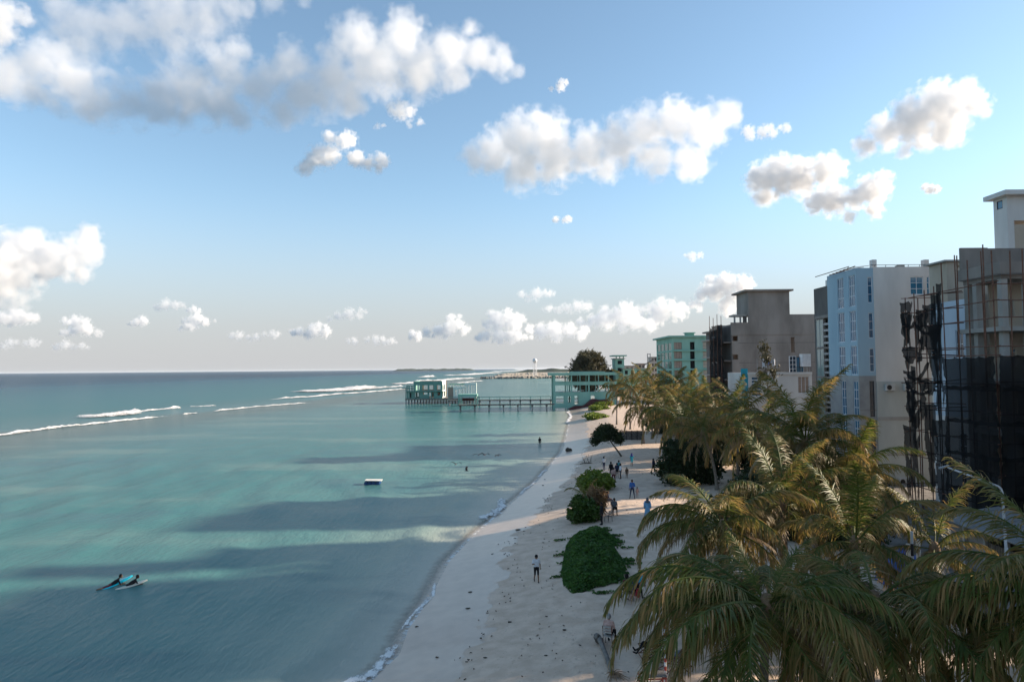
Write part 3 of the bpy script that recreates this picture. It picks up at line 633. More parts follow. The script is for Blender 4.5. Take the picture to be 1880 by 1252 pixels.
for (a, c, z0, z1) in nw: window(b, (bx0, Y3+.004), UX, NS, a, c, z0, z1, 1, 3, 'white_frame', 'blue_glass')
for (a, c, z0, z1) in nl: window(b, (bx0+.034, Y3+.004), UX, NS, a, c, z0, z1, 1, 3, 'dark_frame', 'glass')
for zz in np.arange(zs-3.6, GZ+1, -1.8): slab(b, 'string_course', 'concrete_dark', bx0+.014, bx1, Y3-.012, Y3-.001, zz-.04, zz); 
slab(b, 'wall', 'blue_wall', bx0+.26, x3+.2, by1-.25, by1-.004, GZ, BT-.01)
slab(b, 'roof', 'concrete', bx0+.26, bx1, Y3+.27, by1-.26, BT-.4, BT-.15)
m = MB()
for k, (dy, dx, ln) in enumerate([(-.2, -.8, 8), (.5, .1, 6.5), (.9, .4, 7)]): m.bar((bx0+dx, Y3+dy, BT+.12+.1*k), (bx0+dx+.4*k, Y3+dy+ln, BT+.1+.08*k), .07)
for k in range(6): m.bar((bx0-.6+.1*k, Y3+.6+k*1.05, BT+.07), (bx0+1.6, Y3+.3+k*1.1, BT+.28), .05)
m.build('roof_pipe', 'rust', b)['kind'] = 'stuff'
m = MB(); m.bar((x3-.2, Y3+.1, ZT+.22), (x3+9, Y3+.1, ZT+.22), .05)
for k in range(8): m.bar((x3+.2+k*1.2, Y3+.12, ZT-.01), (x3+.25+k*1.2, Y3+.12, ZT+.24), .04)
m.build('roof_rail', 'dark_frame', b)
air_con(Xat(1622, Y3), Y3-.07, Zat(1622, 717, Y3), 'white air conditioner high on the white wall, nearest the blue bay')
air_con(Xat(1656, Y3), Y3-.07, Zat(1656, 717, Y3), 'white air conditioner high on the white wall, nearest the scaffold')
air_con(Xat(1641, Y3), Y3-.07, Zat(1641, 889, Y3), 'white air conditioner low on the white wall behind the palms')
# ================= glass fronted building (B4)
x4 = 37.6; y40, y41 = 79.4, 84.4
b = root('glazed_block', (x4, y40, GZ), 'narrow block with pale green glazing under a dark concrete top', 'building')
z1 = Zat(1510, 580, 83); z2 = Zat(1500, 530, 84)
slab(b, 'wall', 'concrete_dark', x4, x4+.25, y40+.3, y41, z1, z2)
slab(b, 'wall', 'concrete_dark', x4+.26, x4+8, y40+1.6, y40+1.85, z1, z2-.01)
slab(b, 'wall', 'concrete_dark', x4, x4+10, y41, y41+.25, GZ, z2-.02)
slab(b, 'roof', 'concrete_dark', x4+.26, x4+10, y40+1.86, y41-.01, z2-.6, z2-.3)
slab(b, 'roof_slab', 'concrete', x4-.2, x4+8, y40, y41-.005, z1-.35, z1-.004)
for k in range(3): slab(b, 'chimney', 'concrete_pale', x4+.5+k*.62, x4+.85+k*.62, y40+1.9, y40+2.2, z2-.28, z2+1.0-.35*(k == 2))
fh = 3.55; zf = [z1-.36-fh*k for k in range(6)]
for k in range(5):
    slab(b, 'floor_slab', 'concrete', x4+.002, x4+8, y40+.005, y41-.006, zf[k+1]-.12, zf[k+1]+.10)
    window(b, (x4, y40+3.0), UY, NW, 0, y41-y40-3.05, zf[k+1]+.12, zf[k]-.02, 2, 1, 'grey_metal', 'green_glass', rec=.05, name='glazing')
    for j in range(4): slab(b, 'louvre', 'grey_metal', x4+.02, x4+.10, y40+.15, y40+2.9, zf[k+1]+.45+j*.75, zf[k+1]+.72+j*.75)
slab(b, 'column', 'concrete', x4+.01, x4+.3, y40+2.92, y40+3.0, GZ, z1-.36)
slab(b, 'column', 'concrete', x4+.01, x4+.3, y40+.02, y40+.14, GZ, z1-.36)
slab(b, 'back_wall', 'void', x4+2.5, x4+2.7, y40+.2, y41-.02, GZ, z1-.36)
# ================= beige and pale blue blocks behind the scaffold (B2)
b = root('rear_block', (38.5, 57.2, GZ), 'pale blue walled block behind the scaffold with a beige stair top', 'building')
yA, yB = 57.0, 62.5
MB().wall((38.5, yA, 0), UY, NW, yB-yA, 9.5, 19.6, [(1.2, 2.2, 14.6, 17.0), (5.2, 5.9, 15.8, 16.8)], .25).build('wall', 'pale_blue_wall', b)
MB().wall((38.5, yA, 0), UY, NW, yB-yA, GZ, 9.5, [(1.2, 2.2, 6, 8.2)], .25).build('wall', 'white_wall', b)
window(b, (38.5, yA), UY, NW, 1.2, 2.2, 14.6, 17.0, 2, 2); window(b, (38.5, yA), UY, NW, 5.2, 5.9, 15.8, 16.8, 1, 1, 'dark_frame'); window(b, (38.5, yA), UY, NW, 1.2, 2.2, 6, 8.2, 2, 2)
MB().wall((38.75, yA, 0), UX, NS, 14, GZ, 19.9, [(3, 4.4, 15, 17), (6.5, 8, 15, 17)], .25).build('wall', 'beige_wall', b)
window(b, (38.75, yA), UX, NS, 3, 4.4, 15, 17, 2, 2, 'white_frame', 'blue_glass'); window(b, (38.75, yA), UX, NS, 6.5, 8, 15, 17, 2, 2, 'white_frame', 'blue_glass')
slab(b, 'roof', 'concrete', 38.76, 52.7, yA+.26, yB-.05, 19.2, 19.5)
slab(b, 'wall', 'white_wall', 38.5, 52.7, yB, yB+.25, GZ, 19.58)
YR = 63.0; x2 = Xat(1744, YR); z2 = Zat(1740, 481, YR)
MB().wall((x2, YR, 0), UX, NS, 12, GZ, z2, [(Xat(1762, YR)-x2, Xat(1768, YR)-x2, Zat(1765, 492, YR), Zat(1765, 487, YR))], .25).build('wall', 'beige_wall', b)
MB().wall((x2+.004, YR+.05, 0), UY, NW, 2.6, 18, z2-.01, [], .25).build('wall', 'beige_wall', b)
slab(b, 'roof_slab', 'concrete_pale', x2-.35, x2+12.2, YR-.3, YR+3, z2+.003, z2+.16)
slab(b, 'sign_panel', 'blue_glass', Xat(1778, 56.5), Xat(1796, 56.5), 56.4, 56.48, Zat(1785, 530, 56.5), Zat(1785, 521, 56.5))
# ================= white stair tower top right (B1b)
Yt = 62.0; xl = Xat(1860, Yt); DT = 1.75
b = root('white_tower', (xl, Yt, GZ), 'white stair tower with a flat overhanging roof at the right edge', 'building')
zt = Zat(1860, 360, Yt); w0, w1_ = Zat(1846, 384, Yt+.9), Zat(1846, 369, Yt+.9)
MB().wall((xl, Yt, 0), UY, NW, DT, 18, zt, [(.55, 1.3, w0, w1_)], .25).build('wall', 'white_wall', b)
window(b, (xl, Yt), UY, NW, .55, 1.3, w0, w1_, 1, 1, 'dark_frame', 'teal_glass', rec=.05)
dx = Xat(1872, Yt) - xl
MB().wall((xl+.004, Yt+.004, 0), UX, NS, 8, 18, zt-.005, [(dx, dx+2.2, 18.5, Zat(1870, 405, Yt))], .25).build('wall', 'white_wall', b)
slab(b, 'wall', 'white_wall', xl+.26, xl+8, Yt+DT-.25, Yt+DT-.004, GZ, zt-.01); slab(b, 'wall', 'white_wall', xl+.01, xl+8, Yt+.01, Yt+.3, GZ, 17.995)
slab(b, 'roof', 'white_wall', xl-.6, xl+9, Yt-.7, Yt+DT+.5, zt+.003, zt+.42)
slab(b, 'door', 'beige_wall', xl+dx, xl+dx+2.1, Yt+.08, Yt+.14, 18.5, Zat(1870, 412, Yt))
# ================= unfinished concrete building on the right (B1)
xa, ya, yb_ = 35.0, 48.6, 52.7
b = root('unfinished_building', (xa, ya, GZ), 'unfinished grey concrete building at the right edge with open floors', 'building')
FZ = [1.6, 5.4, 9.2, 12.95, 16.7, 20.45]
for k, z in enumerate(FZ[1:]): slab(b, 'floor_slab', 'concrete_pale' if k < 4 else 'concrete', xa-(.5 if k == 3 else 0), xa+15, ya-(.5 if k == 3 else 0), yb_, z-.32, z)
for k in range(5):
    z0, z1 = FZ[k], FZ[k+1]-.325
    for (cx_, cy_) in ((xa+.25, ya+.25), (xa+.25, ya+2.9), (xa+2.0, ya+.25), (xa+5.2, ya+.25), (xa+8.6, ya+.25), (xa+12, ya+.25), (xa+.25, yb_-.25)):
        slab(b, 'column', 'concrete_pale', cx_-.22, cx_+.22, cy_-.22, cy_+.22, z0+.003, z1)
    MB().wall((xa+1.5, ya+3.4, 0), UX, NS, 13, z0+.003, z1, [(1.1, 1.9, z0+.9, z0+2.2), (5, 6.2, z0+.003, z0+2.2)], .15).build('inner_wall', 'beige_wall', b)
    if k < 4: slab(b, 'inner_wall', 'beige_wall', xa+1.2, xa+1.35, yb_-.5, yb_-.02, z0+.003, z1)
slab(b, 'wall', 'beige_wall', xa+15.01, xa+15.2, ya, yb_, GZ, FZ[5])  # unseen east wall, added to keep the sun out of the open floors
slab(b, 'parapet', 'concrete', xa-.4, xa+15, ya-.5, ya-.32, FZ[5]+.004, FZ[5]+.85)
slab(b, 'parapet', 'concrete', xa-.4, xa-.22, ya-.315, yb_-.01, FZ[5]+.004, FZ[5]+.845)
z_ = Zat(1800, 455, yb_)
slab(b, 'roof_wall', 'concrete', xa-.1, xa+2.0, yb_, yb_+.2, FZ[5]+.005, z_); slab(b, 'roof_wall', 'concrete', xa+2.02, xa+15, yb_+.03, yb_+.22, FZ[5]+.005, z_-.05)
# scaffold with torn black netting
sx = 33.4; rnd = random.Random(5)
sc = root('scaffold', (sx, 47, 1.6), 'rusty pole scaffold hung with torn black netting against unfinished building', 'scaffold')
def jit(s): return rnd.uniform(-s, s)
py_list = [47.0, 48.2, 49.6, 51.0, 52.3, 53.6, 54.8, 56.2, 57.6]
def pole(p, q, r=.045, name='pole'): return MB().tube([p, q], r, 5).build(name, 'rust', sc)
for k, y in enumerate(py_list):
    top = (21.7 if y < 53 else 20.6) + jit(.9)
    pole((sx+jit(.05), y, 1.6), (sx-.1+jit(.12), y+jit(.2), top))
    if k % 2 == 0: pole((sx+1.1, y+.2+jit(.2), 1.6), (sx+1.05+jit(.1), y+.2+jit(.2), top+jit(.8)))
for x in (35.2, 36.6, 38.2, 39.8): pole((x, 46.9, 1.6), (x+jit(.1), 46.9+jit(.1), 21.3+jit(.7)))
for k, z in enumerate([4.2, 6.4, 8.6, 10.6, 12.8, 14.6, 15.3, 17.2, 18.4, 19.6]):
    ye = 58.2 if z < 18.5 else 57
    pole((sx-.05, 46.6, z+jit(.15)), (sx-.08, ye+jit(.4), z+jit(.3)), .04, 'ledger')
    if k % 2: pole((sx+1.0, 52.0, z+.25+jit(.2)), (sx+1.0, ye+.3, z+.2+jit(.3)), .04, 'ledger')
    pole((sx-.3, 46.85, z+jit(.1)), (sx+8, 46.85, z+jit(.1)), .04, 'ledger')
    for y in (53.6, 57.6): pole((sx-.4, y+.06, z+jit(.2)), (sx+2.2, y+.06, z+jit(.2)), .035, 'ledger')
def net(name, p0, du, W, zt, zb, nu, nz, wav, n_, holes, seed, mat='black_net', edge=.0):
    """hanging cloth sheet with folds; cells listed by the holes test are torn away"""
    r = random.Random(seed); m = MB(); du, n_ = Vector(du), Vector(n_); P = {}
    for i in range(nu + 1):
        for j in range(nz + 1):
            t, s_ = i / nu, j / nz
            f = math.sin(t * W * 2.1 + seed + s_ * 2) * .6 + math.sin(t * W * 5.3 + seed * 2 + s_ * 5) * .4 + mnoise.noise(Vector((t * W * 1.3, s_ * 5, seed))) * 1.4
            sag = math.sin(math.pi * ((t * W / 1.35) % 1)) * .12 * (1 - s_)
            z = zt + (zb - zt) * s_ - sag + (r.uniform(-1, 1) * edge if j == nz else 0)
            P[i, j] = tuple(Vector(p0) + du * (t * W) + n_ * (f * wav) + Vector((0, 0, z - p0[2])))
    m.v = [P[i, j] for i in range(nu + 1) for j in range(nz + 1)]; k = nz + 1
    for i in range(nu):
        for j in range(nz):
            if not holes((i + .5) / nu, (j + .5) / nz): m.f.append((i*k+j, (i+1)*k+j, (i+1)*k+j+1, i*k+j+1)); m.m.append(0)
    o = m.build(name, mat, sc); md = o.modifiers.new('thick', 'SOLIDIFY'); md.thickness = .012; return o
lv = [14.5, 12.4, 10.0, 7.6, 5.0, 1.9]
for k in range(5):
    net('net', (sx-.34, 52.4, 0), (0,-1,0), 5.6, lv[k]+.1, lv[k+1]-.25, 60, 18, .13, NW, lambda t, s_: False, 3 + k)
    net('net', (sx-.3, 46.5, 0), (1,0,0), 9.0, lv[k]+.15, lv[k+1]-.2, 80, 18, .13, NS, lambda t, s_: False, 13 + k)
for (y0, W, zt, zb, sd) in [(58.0, 1.0, 18.6, 13.2, 1), (56.4, 1.3, 18.2, 14.2, 2), (54.9, 1.3, 18.9, 14.0, 3), (53.3, .7, 20.4, 11.0, 4), (57.9, 1.6, 15.6, 13.9, 5), (57.8, 1.1, 13.6, 9.6, 6), (56.9, .5, 14.0, 3.0, 7), (55.6, 2.2, 12.9, 11.9, 8), (55.9, 1.0, 13.0, 9.8, 9), (57.7, 1.2, 12.0, 9.2, 10), (57.2, .45, 10.0, 2.0, 11), (54.0, 1.5, 9.8, 2.0, 12), (58.1, 1.2, 19.4, 15.8, 13), (55.8, 1.2, 18.6, 15.4, 14), (54.4, 1.4, 17.2, 12.6, 15), (57.0, 1.1, 11.2, 7.0, 16), (55.2, 1.3, 11.0, 4.0, 17), (53.8, .8, 19.6, 9.0, 18), (58.2, .7, 9.0, 3.0, 19)]:
    def torn(t, s_, sd=sd): return abs(t - .5) > (.5 - .33 * s_ + .22 * mnoise.noise(Vector((s_ * 4, sd * 3.1, 0)))) or mnoise.noise(Vector((t * 3, s_ * 4, sd * 7))) > .33
    net('torn_net', (sx-.14, y0+.2*W, 0), (0,-1,0), W*1.4, zt, zb, 22, 30, .10, NW, torn, 20 + sd, edge=.4)
for (y0, z0, y1, z1, s_) in [(58.2, 18.4, 56.2, 17.6, 1.6), (57.6, 13.3, 54.6, 14.2, 1.7), (56.2, 17.4, 53.4, 16.8, 1.1), (57.8, 12.6, 54.4, 12.0, 1.2)]:
    pts = [(sx-.16, y0+(y1-y0)*t, z0+(z1-z0)*t - s_*4*t*(1-t)*.5) for t in np.linspace(0, 1, 12)]
    MB().tube(pts, [.05+.12*abs(math.sin(i*1.1)) for i in range(12)], 5).build('net_swag', 'black_net', sc)
# ================= white house with roof terrace (B5)
Y5 = 95.0; x5a, x5b = Xat(1374, Y5), Xat(1490, Y5); z5 = Zat(1430, 684, Y5)
b = root('terrace_house', (x5a, Y5, GZ), 'low white house with a roof terrace in front of the grey concrete building', 'building')
w1 = (Xat(1379, Y5)-x5a, Xat(1397, Y5)-x5a, Zat(1385, 727, Y5), Zat(1385, 692, Y5)); w2 = (Xat(1464, Y5)-x5a, Xat(1485, Y5)-x5a, Zat(1470, 722, Y5), Zat(1470, 691, Y5))
MB().wall((x5a, Y5, 0), UX, NS, x5b-x5a, GZ, z5, [w1, w2], .25).build('wall', 'white_wall', b)
window(b, (x5a, Y5), UX, NS, *w1, 1, 6, 'white_frame', 'blue_glass', mw=.16, name='louvre_window'); window(b, (x5a, Y5), UX, NS, *w2, 3, 1, 'white_frame', 'brick_inner')
slab(b, 'wall', 'white_wall', x5a, x5a+.25, Y5+.26, Y5+9, GZ, z5-.01); slab(b, 'wall', 'white_wall', x5a, x5b, Y5+9, Y5+9.2, GZ, z5-.01); slab(b, 'roof', 'concrete_pale', x5a+.26, x5b, Y5+.26, Y5+8.9, z5-.9, z5-.7)
slab(b, 'cornice', 'white_wall', x5a-.15, x5b, Y5-.14, Y5-.003, z5-.28, z5+.05)
slab(b, 'corner_panel', 'cyan_cloth', x5a-.9, x5a-.01, Y5+.3, Y5+.5, z5-4.5, z5+.6)
m = MB()
for k in range(14): xx = Xat(1462, Y5)+k*.16; m.bar((xx, Y5+.05, z5+.05), (xx, Y5+.05, z5+.75), .025)
m.bar((Xat(1462, Y5), Y5+.05, z5+.76), (x5b, Y5+.05, z5+.76), .05); m.build('railing', 'dark_frame', b)
zz = z5-.7
fr = root('window_frame_panel', (Xat(1449, Y5+2), Y5+2, zz), 'white gridded window frame standing on the white roof terrace', 'window frame')
window(fr, (Xat(1449, Y5+2), Y5+2), UX, NS, 0, 1.0, zz, zz+3.0, 2, 5, 'white_frame', 'glass', rec=0)
fr = root('window_frame_panel', (Xat(1461, Y5+2.5), Y5+2.5, zz), 'dark blue glass panel beside the gridded frame on the roof terrace', 'glass panel')
window(fr, (Xat(1461, Y5+2.5), Y5+2.5), UX, NS, 0, 1.1, zz, zz+2.9, 2, 2, 'dark_frame', 'blue_glass', rec=0)
t = root('roof_tank', (Xat(1474, Y5+1.5), Y5+1.5, zz), 'white boxy cabinet on legs at the right of the roof terrace', 'tank')
MB().box(Xat(1474, Y5+1.5), Xat(1489, Y5+1.5), Y5+1.5, Y5+2.6, zz+1.5, zz+3.3).build('case', 'white_metal', t)
for dx in (.1, 1.0):
    for dy in (1.6, 2.5): MB().box(Xat(1474, Y5+1.5)+dx, Xat(1474, Y5+1.5)+dx+.08, Y5+dy, Y5+dy+.08, zz, zz+1.5).build('leg', 'grey_metal', t)
ld = root('clothes_line', (Xat(1392, Y5+1), Y5+1, zz), 'clothes line post with white and blue laundry on the terrace roof', 'laundry')
xl_ = Xat(1398, Y5+1); MB().bar((xl_-.6, Y5+1, zz), (xl_-.6, Y5+1, zz+2.7), .05).build('post', 'grey_metal', ld); MB().bar((xl_+2.2, Y5+1, zz), (xl_+2.2, Y5+1, zz+2.7), .05).build('post', 'grey_metal', ld); MB().bar((xl_-.6, Y5+1, zz+2.6), (xl_+2.2, Y5+1, zz+2.6), .02).build('line', 'dark_frame', ld)
for k, (a, w, h, mt) in enumerate([(.1, .7, 1.2, 'white_cloth'), (.95, .35, .8, 'blue_cloth'), (1.35, .6, 1.0, 'white_cloth')]):
    m = MB()
    for i in range(8):
        f = lambda q: .06 * math.sin(q * 2.4 + k)
        m.quad((xl_+a+w*i/8, Y5+1+f(i), zz+2.6), (xl_+a+w*(i+1)/8, Y5+1+f(i+1), zz+2.6), (xl_+a+w*(i+1)/8, Y5+1+f(i+1)*2.5, zz+2.6-h), (xl_+a+w*i/8, Y5+1+f(i)*2.5, zz+2.6-h))
    m.build('garment', mt, ld)
# ================= big bare concrete building (B6)
Y6 = 117.0; x6 = Xat(1345, Y6); zA = Zat(1365, 592, Y6); zB = Zat(1470, 577, Y6); zC = Zat(1415, 535, Y6)
b = root('concrete_block', (x6, Y6, GZ), 'large bare grey concrete block with a capped roof tower', 'building')
xA, xB, xE = Xat(1376, Y6), Xat(1452, Y6), Xat(1496, Y6)+4
nt_ = [(0-.01, 1.0, Zat(1348, q+9, Y6), Zat(1348, q, Y6)) for q in (617, 651, 686, 722)]
slot = (Xat(1453, Y6)-x6, Xat(1460, Y6)-x6, Zat(1456, 647, Y6), Zat(1456, 619, Y6))
zm = Zat(1400, 615, Y6)
MB().wall((x6, Y6, 0), UX, NS, xE-x6, GZ, zm, nt_ + [slot], .3).build('wall', 'concrete', b)
slab(b, 'wall', 'concrete', x6-.12, xA-.004, Y6-.08, Y6+.3, zm+.003, zA); slab(b, 'wall', 'concrete', xA, xE, Y6-.078, Y6+.3, zm+.003, zB)
slab(b, 'tower_wall', 'concrete', xA, xB, Y6-.074, Y6+6, zB+.004, zC); slab(b, 'tower_roof', 'concrete', xA-.7, xB+.5, Y6-.7, Y6+6.6, zC+.003, zC+.3)
slab(b, 'roof', 'concrete', x6, xE, Y6+.31, Y6+8.2, zA-.6, zA-.3); slab(b, 'wall', 'concrete', x6, xE, Y6+8.2, Y6+8.5, GZ, zA-.01)
k0 = Xat(1352, Y6); slab(b, 'roof_hut_roof', 'concrete_pale', k0-.2, xA-.01, Y6+.6, Y6+3, Zat(1360, 578, Y6)-.2, Zat(1360, 577, Y6))
for dx in (0, 1.0): slab(b, 'column', 'concrete_pale', k0+dx, k0+dx+.25, Y6+.7, Y6+.95, zA-.29, Zat(1360, 578, Y6)-.21)
slab(b, 'roof_hut_wall', 'concrete_dark', k0+1.6, xA-.01, Y6+.8, Y6+1.0, zA-.29, Zat(1360, 578, Y6)-.21)
for k, q in enumerate((617, 651, 686, 722)): slab(b, 'balcony_slab', 'concrete_dark', x6-1.3, x6-.01, Y6+.4, Y6+8, Zat(1348, q+10, Y6)-.25, Zat(1348, q+10, Y6))
slab(b, 'wall', 'concrete_dark', x6+.0, x6+.3, Y6+.31, Y6+8.19, GZ, zA-.62)
sc = root('draped_netting', (x6-1.5, Y6, GZ), 'black netting draped over seaward side of the grey concrete block', 'netting')
for k in range(4): net('net', (x6-1.5, Y6+8.2, 0), (0,-1,0), 7.9, zA-.2-4.2*k, max(GZ+.4, zA-4.6-4.2*k), 30, 14, .15, NW, lambda t, s_, k=k: mnoise.noise(Vector((t*5, s_*5, k*3.3))) > .38, 60 + k)
for k in range(4): MB().tube([(x6-1.7, Y6+.6+k*2.3, GZ), (x6-1.6, Y6+.7+k*2.3, zA+1.2+.5*(k % 2))], .05, 5).build('pole', 'rust', sc)
# grey-white neighbour behind
b = root('grey_block', (37, 126, GZ), 'slim grey and white block with balconies left of the netted building', 'building')
xg = Xat(1304, 133); zt = Zat(1312, 609, 128)
MB().wall((xg, 126.2, 0), UX, NS, 14, GZ, zt, [(.2, 1.4, z, z+1.6) for z in np.arange(5, zt-2, 3.3)], .25).build('wall', 'white_wall', b)
MB().wall((xg, 126.46, 0), UY, NW, 9, GZ, zt-.01, [], .25).build('wall', 'concrete_dark', b)
for z in np.arange(6, zt, 3.3): slab(b, 'balcony_slab', 'concrete_pale', xg-1.1, xg-.004, 126.6, 135, z-.2, z); window(b, (xg, 126.2), UX, NS, .2, 1.4, z-1, z+.6, 1, 2)
slab(b, 'roof', 'concrete', xg-.6, xg+14, 126, 136, zt+.003, zt+.3)
# ================= green hotel (B7)
Y7 = 235.0; x7 = Xat(1235, Y7); xe = Xat(1312, Y7)+8; zt = Zat(1260, 619, Y7)
b = root('green_hotel', (x7, Y7, GZ), 'sea green unfinished hotel of several floors with a small roof turret', 'building')
st = 3.22; rows = [(Zat(1245, 641.5, Y7)-st*k, Zat(1245, 628.5, Y7)-st*k) for k in range(6)]
ops = []
for (z0, z1) in rows:
    ops += [(Xat(1238, Y7)-x7, Xat(1252.5, Y7)-x7, z0, z1), (Xat(1267.5, Y7)-x7, Xat(1276, Y7)-x7, z0-.15, z1+.1), (Xat(1291, Y7)-x7, Xat(1306.5, Y7)-x7, z0, z1)]
MB().wall((x7, Y7, 0), UX, NS, xe-x7, GZ, zt, ops, .4).build('wall', 'green_wall', b)
d7 = 25
so = [(1.2+k*5.9, 6.3+k*5.9, z0-.3, z1) for (z0, z1) in rows for k in range(4)]
MB().wall((x7, Y7+.41, 0), UY, NW, d7, GZ, zt-.01, so, .4).build('wall', 'green_wall', b)
for (a, c, z0, z1) in so: window(b, (x7, Y7+.41), UY, NW, a, c, z0, z1, 3, 1, 'green_wall', 'green_pane', rec=.15, fw=.12, mw=.12)
for k, (a, c, z0, z1) in enumerate(ops):
    mm = MB(); o_ = Vector((x7, Y7, 0))
    if k % 3 != 1: window(b, (x7, Y7), UX, NS, a, c, z0, z1, 2 if k % 3 == 2 else 3, 2 if k % 3 == 2 else 1, 'concrete_dark', 'beige_wall' if k % 3 == 2 else 'brick_inner', rec=.3, fw=.08, mw=.1)
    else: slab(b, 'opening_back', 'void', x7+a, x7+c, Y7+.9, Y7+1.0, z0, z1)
for (z0, z1) in rows: slab(b, 'ledge', 'green_wall', x7-.5, xe, Y7-.45, Y7-.003, z0-.65, z0-.3)
slab(b, 'roof', 'green_wall', x7-1.4, xe, Y7-.9, Y7+d7+1, zt+.004, zt+.55)
slab(b, 'wall', 'green_wall', xe-.4, xe, Y7+.41, Y7+d7, GZ, zt-.01); slab(b, 'wall', 'green_wall', x7, xe, Y7+d7+.42, Y7+d7+.8, GZ, zt-.02)
slab(b, 'turret', 'green_wall', Xat(1263, Y7), Xat(1277, Y7), Y7+1, Y7+4, zt+.56, Zat(1270, 611.5, Y7)); slab(b, 'turret_roof', 'green_wall', Xat(1261, Y7), Xat(1279, Y7), Y7+.6, Y7+4.4, Zat(1270, 611.5, Y7)+.004, Zat(1270, 610, Y7))
slab(b, 'turret_base', 'green_wall', Xat(1277.5, Y7), Xat(1284, Y7), Y7+1.2, Y7+3.8, zt+.56, Zat(1270, 616.5, Y7))
# ================= far buildings
def far_block(px0, px1, py, Y, mat, label, cat='building', rows_=3, cols_=3, roofmat='concrete_pale', name='far_house', depth=10, wm='void'):
    x0, x1 = Xat(px0, Y), Xat(px1, Y); zt = Zat((px0+px1)/2, py, Y)
    b = root(name, (x0, Y, GZ), label, cat); ops = []
    sp = (x1-x0)/cols_; fh = 3.2
    for j in range(rows_):
        for i in range(cols_): ops.append((sp*(i+.25), sp*(i+.75), zt-fh*(j+1)+.9, zt-fh*(j+1)+2.5))
    MB().wall((x0, Y, 0), UX, NS, x1-x0, GZ, zt, ops, .3).build('wall', mat, b)
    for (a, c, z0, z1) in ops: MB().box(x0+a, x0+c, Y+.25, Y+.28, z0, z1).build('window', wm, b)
    slab(b, 'wall', mat, x0, x0+.3, Y+.31, Y+depth, GZ, zt-.01); slab(b, 'wall', mat, x1-.3, x1, Y+.31, Y+depth, GZ, zt-.01); slab(b, 'wall', mat, x0+.31, x1-.31, Y+depth-.3, Y+depth, GZ, zt-.02)
    slab(b, 'roof', roofmat, x0-.5, x1+.5, Y-.5, Y+depth+.5, zt+.004, zt+.35); return b, x0, x1, zt
bb, x0, x1, zt = far_block(1130, 1146, 659, 300, 'green_wall', 'small green turret building right of the casuarina tree', rows_=2, cols_=1)
slab(bb, 'turret_cap', 'green_wall', x0-1, x1+1, 298.5, 311.5, zt+1.2, zt+1.7)
for k in range(3): slab(bb, 'post', 'green_wall', x0+.2+k*(x1-x0-.7)/2, x0+.6+k*(x1-x0-.7)/2, 300, 300.4, zt+.355, zt+1.195)
far_block(1144, 1190, 677, 296, 'green_wall', 'long low green wing beside the green turret building', rows_=1, cols_=4)
far_block(1148, 1180, 672, 420, 'beige_wall', 'far beige low house behind the green wing', rows_=2, cols_=4)
far_block(1196, 1212, 656, 430, 'concrete_pale', 'far cream frame block left of the green hotel', rows_=4, cols_=3)
far_block(1172, 1184, 668, 400, 'brick_inner', 'far brown gabled house above the green wing', rows_=1, cols_=2)
f = root('steel_frame', (Xat(1190, 380), 380, GZ), 'far bare steel tower frame left of the green hotel', 'frame tower')
for px in (1189, 1194):
    MB().bar((Xat(px, 380), 380, GZ), (Xat(px, 380), 380, Zat(px, 649, 380)), .4).build('post', 'concrete_pale', f)
for py in (650, 657, 664, 671): MB().bar((Xat(1189, 380), 380, Zat(1190, py, 380)), (Xat(1194, 380), 380, Zat(1190, py, 380)), .35).build('beam', 'concrete_pale', f)
c = root('crane_boom', (Xat(1186, 370), 370, GZ), 'thin slanted boom in front of the far cream block', 'crane')
MB().bar((Xat(1180, 370), 370, Zat(1180, 672, 370)), (Xat(1206, 370), 370, Zat(1206, 656, 370)), .5).build('boom', 'concrete_dark', c); MB().bar((Xat(1180, 370), 370, GZ), (Xat(1180, 370), 370, Zat(1180, 671, 370)), .6).build('mast', 'concrete_dark', c)
# street houses; the off-frame ones are added to shade beach, palms and sea
def street_house(x0, x1, y0, y1, z, mat, label):
    b = root('street_house', (x0, y0, GZ), label, 'building'); ops = [(1.5+k*4, 3.2+k*4, zz, zz+1.5) for k in range(int((y1-y0-3)/4)) for zz in np.arange(2.7, z-2, 3.2)]
    MB().wall((x0, y0, 0), UY, NW, y1-y0, GZ, z, ops, .25).build('wall', mat, b)
    for q in ops: window(b, (x0, y0), UY, NW, *q, 2, 2)
    slab(b, 'wall', mat, x0+.26, x1, y0, y0+.25, GZ, z-.01); slab(b, 'wall', mat, x0+.26, x1, y1-.25, y1, GZ, z-.01); slab(b, 'wall', mat, x1-.25, x1, y0+.26, y1-.26, GZ, z-.01)
    slab(b, 'roof', 'concrete', x0+.26, x1-.26, y0+.26, y1-.26, z-.4, z-.1)
street_house(62, 76, 46.5, 61.5, 35, 'concrete_pale', 'unseen ten storey block added beyond the right edge to shade the sea')
street_house(37, 48, 34.6, 46.2, 15.0, 'beige_wall', 'unseen low beige house added beyond the right edge to shade the sand')
street_house(36, 50, -4, 31.2, 19, 'concrete', 'unseen grey house added beyond the right edge to shade the front palms')
street_house(60, 80, 140, 215, 7, 'beige_wall', 'long beige street house behind the palm grove')
